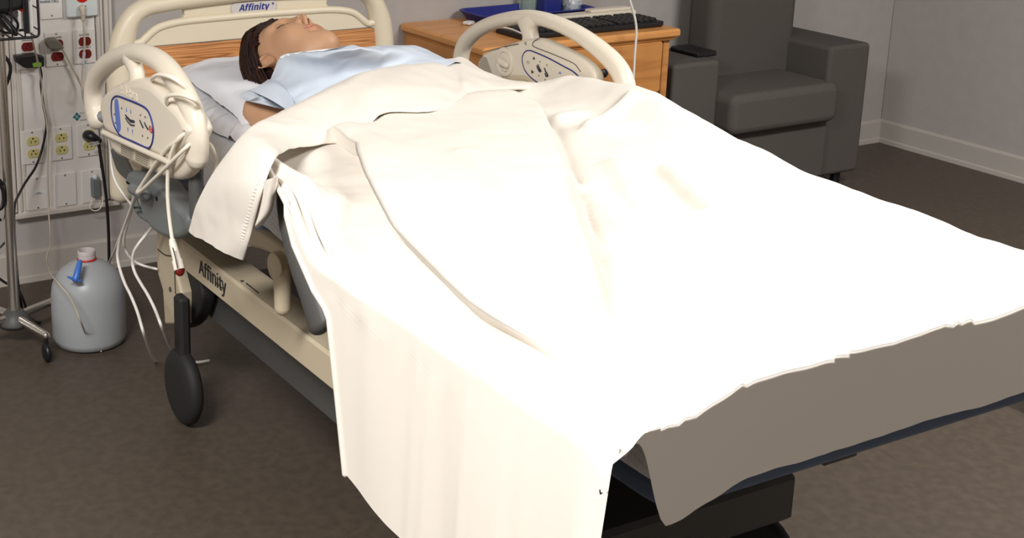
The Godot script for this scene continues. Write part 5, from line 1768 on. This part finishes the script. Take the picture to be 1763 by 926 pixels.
func bed_cords():
	var g := "white cords hanging below the near side rail"
	cord("white_cord", "white cord falling from the grey knob past the jug, leftmost of the hanging cords", "cord", [Vector3(1.1, 0.655, 1.238), Vector3(1.12, 0.595, 1.15), Vector3(1.14, 0.524, 1.051), Vector3(1.16, 0.451, 0.945), Vector3(1.18, 0.366, 0.83), Vector3(1.295, 0.188, 0.44), Vector3(1.288, 0.153, 0.42), Vector3(1.28, 0.116, 0.41), Vector3(1.275, 0.08, 0.4), Vector3(1.262, 0.047, 0.4), Vector3(1.25, 0.006, 0.386), Vector3(1.222, 0.006, 0.415)], 0.0036, M.white_cable, g)
	cord("white_cord", "white cord running straight down between the jug and the bed leg", "cord", [Vector3(1.09, 0.655, 1.257), Vector3(1.11, 0.588, 1.165), Vector3(1.13, 0.507, 1.056), Vector3(1.14, 0.445, 0.987), Vector3(1.14, 0.398, 0.964), Vector3(1.14, 0.364, 0.979), Vector3(1.14, 0.334, 1.016), Vector3(1.14, 0.316, 1.058), Vector3(1.14, 0.285, 1.107), Vector3(1.14, 0.238, 1.154), Vector3(1.292, 0.006, 0.816), Vector3(1.312, 0.006, 0.907), Vector3(1.356, 0.006, 0.93)], 0.0042, M.white_cable, g)
	cord("white_cord", "white cord swinging back behind the bed's leg cover", "cord", [Vector3(1.11, 0.633, 1.205), Vector3(1.13, 0.569, 1.117), Vector3(1.15, 0.483, 1.011), Vector3(1.16, 0.43, 0.961), Vector3(1.17, 0.396, 0.952), Vector3(1.19, 0.369, 0.949), Vector3(1.21, 0.356, 0.96), Vector3(1.23, 0.359, 1.012)], 0.0036, M.white_cable, g)
	cord("white_cord", "white cord looping out from under the grey support arm to the floor", "cord", [Vector3(1.2, 0.532, 1.11), Vector3(1.19, 0.512, 1.102), Vector3(1.18, 0.482, 1.076), Vector3(1.16, 0.462, 1.077), Vector3(1.15, 0.434, 1.063), Vector3(1.15, 0.4, 1.052), Vector3(1.15, 0.379, 1.071), Vector3(1.15, 0.364, 1.112), Vector3(1.15, 0.351, 1.157), Vector3(1.15, 0.328, 1.208), Vector3(1.15, 0.292, 1.261), Vector3(1.361, 0.006, 0.786), Vector3(1.38, 0.006, 0.871), Vector3(1.428, 0.006, 0.886)], 0.0042, M.white_cable, g)
	cord("white_cord", "thin white cord hanging behind the rail's grey support arm", "cord", [Vector3(1.15, 0.699, 0.898), Vector3(1.15, 0.667, 0.909), Vector3(1.15, 0.627, 0.914), Vector3(1.15, 0.595, 0.938), Vector3(1.16, 0.566, 0.965), Vector3(1.18, 0.535, 0.969), Vector3(1.2, 0.507, 0.991), Vector3(1.2, 0.507, 1.067)], 0.0034, M.white_cable, g)
	var t = thing("call_cord", "cream call cord wound round the near rail's arch, its loops hooked on the grey knob", "cord")
	var a := Acc.new()
	# two turns round the arch
	a.tube(spl([Vector3(1.11, 0.939, 1.372), Vector3(1.075, 0.966, 1.436), Vector3(1.05, 0.989, 1.499), Vector3(1.044, 1.009, 1.558), Vector3(1.05, 1.013, 1.616), Vector3(1.07, 0.996, 1.633), Vector3(1.095, 0.969, 1.613), Vector3(1.115, 0.941, 1.586)], 30), 0.0046, 8)
	a.tube(spl([Vector3(1.115, 0.897, 1.491), Vector3(1.075, 0.93, 1.545), Vector3(1.048, 0.953, 1.587), Vector3(1.042, 0.971, 1.607), Vector3(1.043, 0.985, 1.654), Vector3(1.05, 0.99, 1.704), Vector3(1.075, 0.971, 1.696), Vector3(1.115, 0.923, 1.611)], 30), 0.0046, 8)
	# the strands hooked over the knob
	a.tube(spl([Vector3(1.1, 0.894, 1.587), Vector3(1.06, 0.907, 1.666), Vector3(1.05, 0.897, 1.664), Vector3(1.045, 0.879, 1.64), Vector3(1.045, 0.856, 1.595), Vector3(1.05, 0.807, 1.517), Vector3(1.06, 0.743, 1.421), Vector3(1.066, 0.69, 1.345), Vector3(1.064, 0.685, 1.346), Vector3(1.056, 0.707, 1.399), Vector3(1.045, 0.772, 1.521), Vector3(1.04, 0.824, 1.612), Vector3(1.045, 0.863, 1.668), Vector3(1.06, 0.884, 1.684), Vector3(1.1, 0.879, 1.625)], 60), 0.0047, 8)
	a.tube(spl([Vector3(1.1, 0.885, 1.593), Vector3(1.07, 0.895, 1.641), Vector3(1.05, 0.893, 1.654), Vector3(1.045, 0.87, 1.633), Vector3(1.044, 0.839, 1.61), Vector3(1.046, 0.797, 1.589), Vector3(1.046, 0.756, 1.584), Vector3(1.046, 0.717, 1.587), Vector3(1.046, 0.682, 1.595), Vector3(1.045, 0.648, 1.609)], 40), 0.0047, 8)
	obj("cable", a, M.cream_cable, t)
	var s := Acc.new()
	s.tube([Vector3(1.045, 0.649, 1.607), Vector3(1.045, 0.644, 1.609)], 0.0075, 12)
	s.tube([Vector3(1.045, 0.643, 1.61), Vector3(1.045, 0.61, 1.637)], [Vector2(0.0085, 0.0085), Vector2(0.0105, 0.0105)], 14)
	s.tube([Vector3(1.045, 0.613, 1.634), Vector3(1.045, 0.595, 1.646)], [Vector2(0.0125, 0.0125), Vector2(0.0125, 0.0125)], 16, Vector3.ZERO, false)
	obj("plug_shell", s, M.cream_cable, t)
	var gr := Acc.new()
	gr.tube([Vector3(1.034, 0.644, 1.638), Vector3(1.034, 0.627, 1.651), Vector3(1.034, 0.606, 1.662)], 0.0016, 6)
	obj("plug_groove", gr, M.print, t)
	var rd := Acc.new()
	rd.tube([Vector3(1.045, 0.595, 1.646), Vector3(1.045, 0.592, 1.647)], 0.0108, 14)
	obj("plug_tip", rd, M.red_socket, t)
	cord("short_cord", "cream cord curving down over the sheet behind the near rail's end", "cord", [Vector3(1.16, 0.84, 1.533), Vector3(1.15, 0.845, 1.583), Vector3(1.145, 0.837, 1.613), Vector3(1.14, 0.826, 1.637), Vector3(1.13, 0.816, 1.656), Vector3(1.12, 0.804, 1.663)], 0.0042, M.cream_cable)


func right_side():
	dresser()
	dresser_things()
	armchair()


func dresser():
	var t = thing("dresser", "oak dresser with a lipped top and black drawer knob against the back wall", "dresser")
	var top := Acc.new()
	var x0 := 2.575
	var x1 := 3.435
	var zf := 0.545
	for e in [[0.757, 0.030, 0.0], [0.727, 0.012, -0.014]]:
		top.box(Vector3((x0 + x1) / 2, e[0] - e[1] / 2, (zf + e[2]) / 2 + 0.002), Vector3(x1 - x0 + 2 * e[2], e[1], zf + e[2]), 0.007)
	obj("top", top, M.dresser_wood_lit, t)
	var side := Acc.new()
	side.box(Vector3(2.606, 0.365, 0.258), Vector3(0.024, 0.70, 0.506), 0.002)
	obj("side_panel", side, M.dresser_wood, t)
	var side2 := Acc.new()
	side2.box(Vector3(3.40, 0.365, 0.258), Vector3(0.03, 0.70, 0.506), 0.002)
	obj("side_panel", side2, M.dresser_wood, t)
	var body := Acc.new()
	body.box(Vector3(3.0, 0.365, 0.24), Vector3(0.78, 0.69, 0.46), 0.002)
	body.box(Vector3(3.0, 0.05, 0.24), Vector3(0.77, 0.1, 0.46), 0.002)
	obj("carcass", body, M.dresser_inside, t)
	for y in [0.62, 0.417, 0.214]:
		var d := Acc.new()
		d.slab(shifted(rounded(0.75, 0.188, 0.012, 4), Vector2(2.993, y)), Vector3(0, 0, 0.528), Vector3.RIGHT, Vector3.UP, Vector3.BACK, 0.05, 0.004)
		var dr = obj("drawer", d, M.dresser_wood, t)
		for x in [2.76, 3.08]:
			var k := Acc.new()
			k.lathe(Vector3(x, y + 0.008, 0.528), [Vector2(0.007, 0), Vector2(0.006, 0.012), Vector2(0.013, 0.02), Vector2(0.0165, 0.028), Vector2(0.014, 0.035), Vector2(0, 0.038)], 18, Vector3.BACK)
			obj("knob", k, M.black_plastic, dr)


func dresser_things():
	var y0 := 0.757
	# blue tray
	var t := Acc.new()
	var rows := []
	var mid := Vector2(3.055, 0.125)
	var prof := [[0.0, 0.004, 1.0], [-0.03, 0.004, 1.0], [-0.026, 0.009, 1.0], [0.0, 0.032, 1.0], [0.006, 0.033, 1.0], [0.008, 0.029, 1.0], [-0.02, 0.004, 1.0], [-0.028, 0.0, 1.0]]
	prof = [[-0.1, 0.006], [-0.035, 0.006], [-0.026, 0.012], [-0.008, 0.036], [0.0, 0.039], [0.005, 0.037], [0.003, 0.033], [-0.006, 0.032], [-0.024, 0.004], [-0.03, 0.0], [-0.1, 0.0]]
	for e in prof:
		var w: float = 0.5 + 2 * e[0]
		var h: float = 0.205 + 2 * e[0]
		var row := []
		for q in rounded(max(w, 0.02), max(h, 0.01), clampf(0.04 + e[0], 0.0005, 0.08), 6):
			row.append(Vector3(mid.x + q.x, y0 + e[1], mid.y + q.y))
		rows.append(row)
	t.grid(rows, true, false, true)
	tag(obj("tray", t, M.tray_blue), "blue plastic tray with a raised rim on the dresser", "tray")
	var bx := Acc.new()
	bx.box(Vector3(3.17, 0.832, 0.105), Vector3(0.08, 0.135, 0.06), 0.008)
	tag(obj("blue_box", bx, M.tray_blue), "glossy blue plastic box standing on the blue tray", "box")
	# glass with green water
	var g = thing("drinking_glass", "clear drinking glass with a green lower part on the blue tray", "glass")
	var gc := Vector3(3.12, 0.764, 0.04)
	var ga := Acc.new()
	var gp := [Vector2(0, 0.0), Vector2(0.036, 0.0), Vector2(0.038, 0.003), Vector2(0.044, 0.15), Vector2(0.042, 0.15), Vector2(0.036, 0.01), Vector2(0, 0.008)]
	ga.lathe(gc, gp, 32)
	obj("tumbler", ga, M.glass, g)
	var gl := Acc.new()
	gl.lathe(gc, [Vector2(0, 0.009), Vector2(0.034, 0.0105), Vector2(0.037, 0.05), Vector2(0.038, 0.07), Vector2(0, 0.07)], 28)
	obj("green_liquid", gl, M.green_glass, g)
	for k in 12:
		var rb := Acc.new()
		var a = TAU * k / 12.0
		var d := Vector3(cos(a), 0, sin(a))
		rb.tube([gc + d * 0.0385 + Vector3.UP * 0.01, gc + d * 0.044 + Vector3.UP * 0.13], 0.0022, 5)
		obj("flute", rb, M.glass, g)
	# clear cup stuffed with film
	var c = thing("plastic_cup", "clear plastic cup with crumpled film standing on the tray's right half", "cup")
	var cc := Vector3(3.258, 0.764, 0.13)
	var ca := Acc.new()
	ca.lathe(cc, [Vector2(0, 0.0), Vector2(0.034, 0.0), Vector2(0.045, 0.12), Vector2(0.044, 0.12), Vector2(0.033, 0.002), Vector2(0, 0.002)], 28)
	obj("cup_wall", ca, M.glass, c)
	var cf := Acc.new()
	var frows := []
	for i in 19:
		var row := []
		for j in 30:
			var th := PI * i / 18.0
			var ph := TAU * j / 30.0
			var d := Vector3(sin(th) * cos(ph), cos(th), sin(th) * sin(ph))
			var rr: float = 0.036 * (1.0 + 0.5 * noise.get_noise_3d(d.x * 3.0, d.y * 3.0, d.z * 3.0) + 0.25 * noise.get_noise_3d(d.x * 9.0, d.y * 9.0, d.z * 9.0))
			row.append(cc + Vector3(0, 0.05, 0) + d * Vector3(rr, rr * 1.25, rr))
		frows.append(row)
	cf.grid(frows, false, false, true)
	obj("crumpled_film", cf, M.film_solid, c)
	# cream console behind the keyboard
	var d = thing("cream_console", "long cream plastic console with a stepped end behind the keyboard", "console")
	var da := Acc.new()
	da.box(Vector3(3.23, y0 + 0.016, 0.272), Vector3(0.40, 0.032, 0.064), 0.005)
	obj("case", da, M.cream_rail, d)
	var db := Acc.new()
	db.box(Vector3(3.325, y0 + 0.036, 0.262), Vector3(0.19, 0.012, 0.042), 0.004)
	obj("raised_end", db, M.cream_rail, d)
	var dd := Acc.new()
	dd.ball(Vector3(3.225, y0 + 0.0335, 0.265), Vector3(0.004, 0.001, 0.004), 5, 8)
	obj("button", dd, M.print, d)
	# keyboard
	var k = thing("keyboard", "black computer keyboard along the front of the dresser top", "keyboard")
	var ka := Acc.new()
	ka.slab([Vector2(2.775, 0.325), Vector2(2.80, 0.312), Vector2(3.385, 0.312), Vector2(3.41, 0.325), Vector2(3.41, 0.475), Vector2(3.39, 0.488), Vector2(2.795, 0.488), Vector2(2.775, 0.475)], Vector3(0, y0 + 0.02, 0), Vector3.RIGHT, Vector3.BACK, Vector3.UP, 0.02, 0.006)
	obj("keyboard_case", ka, M.keys, k)
	var one := Acc.new()
	one.box(Vector3.ZERO, Vector3(0.023, 0.011, 0.022), 0.003)
	var two := Acc.new()
	two.box(Vector3.ZERO, Vector3(0.052, 0.011, 0.022), 0.003)
	var bar := Acc.new()
	bar.box(Vector3.ZERO, Vector3(0.16, 0.011, 0.022), 0.003)
	var m1 = one.mesh()
	var m2 = two.mesh()
	var m3 = bar.mesh()
	for r in 6:
		var x := 2.80
		var zz := 0.328 + r * 0.0265 + (0.005 if r > 0 else 0.0)
		while x < 3.375:
			var gap: bool = (x > 3.185 and x < 3.205) or (x > 3.275 and x < 3.29)
			if gap:
				x += 0.012
			var which := 1
			if r > 0 and r < 5 and (abs(x - 2.80) < 0.005 or abs(x - (3.13 if r < 3 else 3.1)) < 0.02):
				which = 2
			if r == 5 and abs(x - 2.88) < 0.015:
				which = 3
			var w: float = [0.0, 0.027, 0.056, 0.164][which]
			shared("key", [m1, m1, m2, m3][which], M.keys, k, Transform3D(Basis(), Vector3(x + w / 2, y0 + 0.0225, zz)))
			x += w + 0.001
	cord("white_cable", "thin white cable lying over the keyboard's left end", "cable", [Vector3(2.758, 0.775, 0.328), Vector3(2.754, 0.785, 0.369), Vector3(2.759, 0.79, 0.402), Vector3(2.762, 0.79, 0.447), Vector3(2.748, 0.79, 0.514), Vector3(2.758, 0.785, 0.548), Vector3(2.763, 0.785, 0.586)], 0.0032, M.white_cable)
	var wt := Acc.new()
	wt.box(Vector3(2.781, 0.765, 0.146), Vector3(0.04, 0.012, 0.03), 0.003, Basis(Vector3.UP, 0.4))
	tag(obj("white_tag", wt, M.white_plastic), "small white plastic piece lying on the dresser left of the keyboard", "tag")
	cord("hanging_cord", "white cord hanging in front of the dresser's right end", "cord", [Vector3(3.087, 1.016, 0.62), Vector3(3.108, 0.94, 0.62), Vector3(3.122, 0.895, 0.62), Vector3(3.138, 0.858, 0.62), Vector3(3.152, 0.822, 0.62), Vector3(3.16, 0.787, 0.62), Vector3(3.161, 0.746, 0.62), Vector3(3.16, 0.699, 0.62), Vector3(3.161, 0.658, 0.62), Vector3(3.161, 0.606, 0.62), Vector3(3.162, 0.533, 0.62), Vector3(3.17, 0.394, 0.62)], 0.0042, M.white_cable)


func armchair():
	var t = thing("armchair", "dark grey upholstered armchair at the right beside the dresser", "armchair")
	for x in [3.585, 4.395]:
		var a := Acc.new()
		a.slab(shifted(rounded(0.23, 0.54, 0.02, 5), Vector2(x + 0.008, 0.335)), Vector3(0, 0, 0.475), Vector3.RIGHT, Vector3.UP, Vector3.BACK, 0.45, 0.016, true)
		obj("arm", a, M.upholstery, t)
	var s := Acc.new()
	s.slab(shifted(rounded(0.57, 0.16, 0.04, 5), Vector2(3.99, 0.40)), Vector3(0, 0, 0.56), Vector3.RIGHT, Vector3.UP, Vector3.BACK, 0.5, 0.03, true)
	obj("seat_cushion", s, M.upholstery, t)
	var base := Acc.new()
	base.box(Vector3(3.99, 0.2, 0.29), Vector3(0.57, 0.24, 0.44), 0.01)
	obj("base", base, M.upholstery, t)
	var b := Acc.new()
	b.slab(shifted(rounded(0.46, 0.75, 0.06, 6), Vector2(4.10, 0.78)), Vector3(0, 0, 0.25), Vector3.RIGHT, Vector3.UP, Vector3.BACK, 0.16, 0.04, true)
	obj("backrest", b, M.upholstery, t)
	for x in [3.53, 4.45]:
		for z in [0.08, 0.42]:
			var l := Acc.new()
			l.tube([Vector3(x, 0.0, z), Vector3(x, 0.09, z)], 0.02, 10, Vector3.ZERO, false)
			obj("foot", l, M.black_plastic, t)
	var r := Acc.new()
	r.box(Vector3(3.70, 0.615, 0.33), Vector3(0.10, 0.02, 0.16), 0.006)
	tag(obj("remote_tray", r, M.black_plastic), "flat black box lying on the grey armchair's arm", "box")
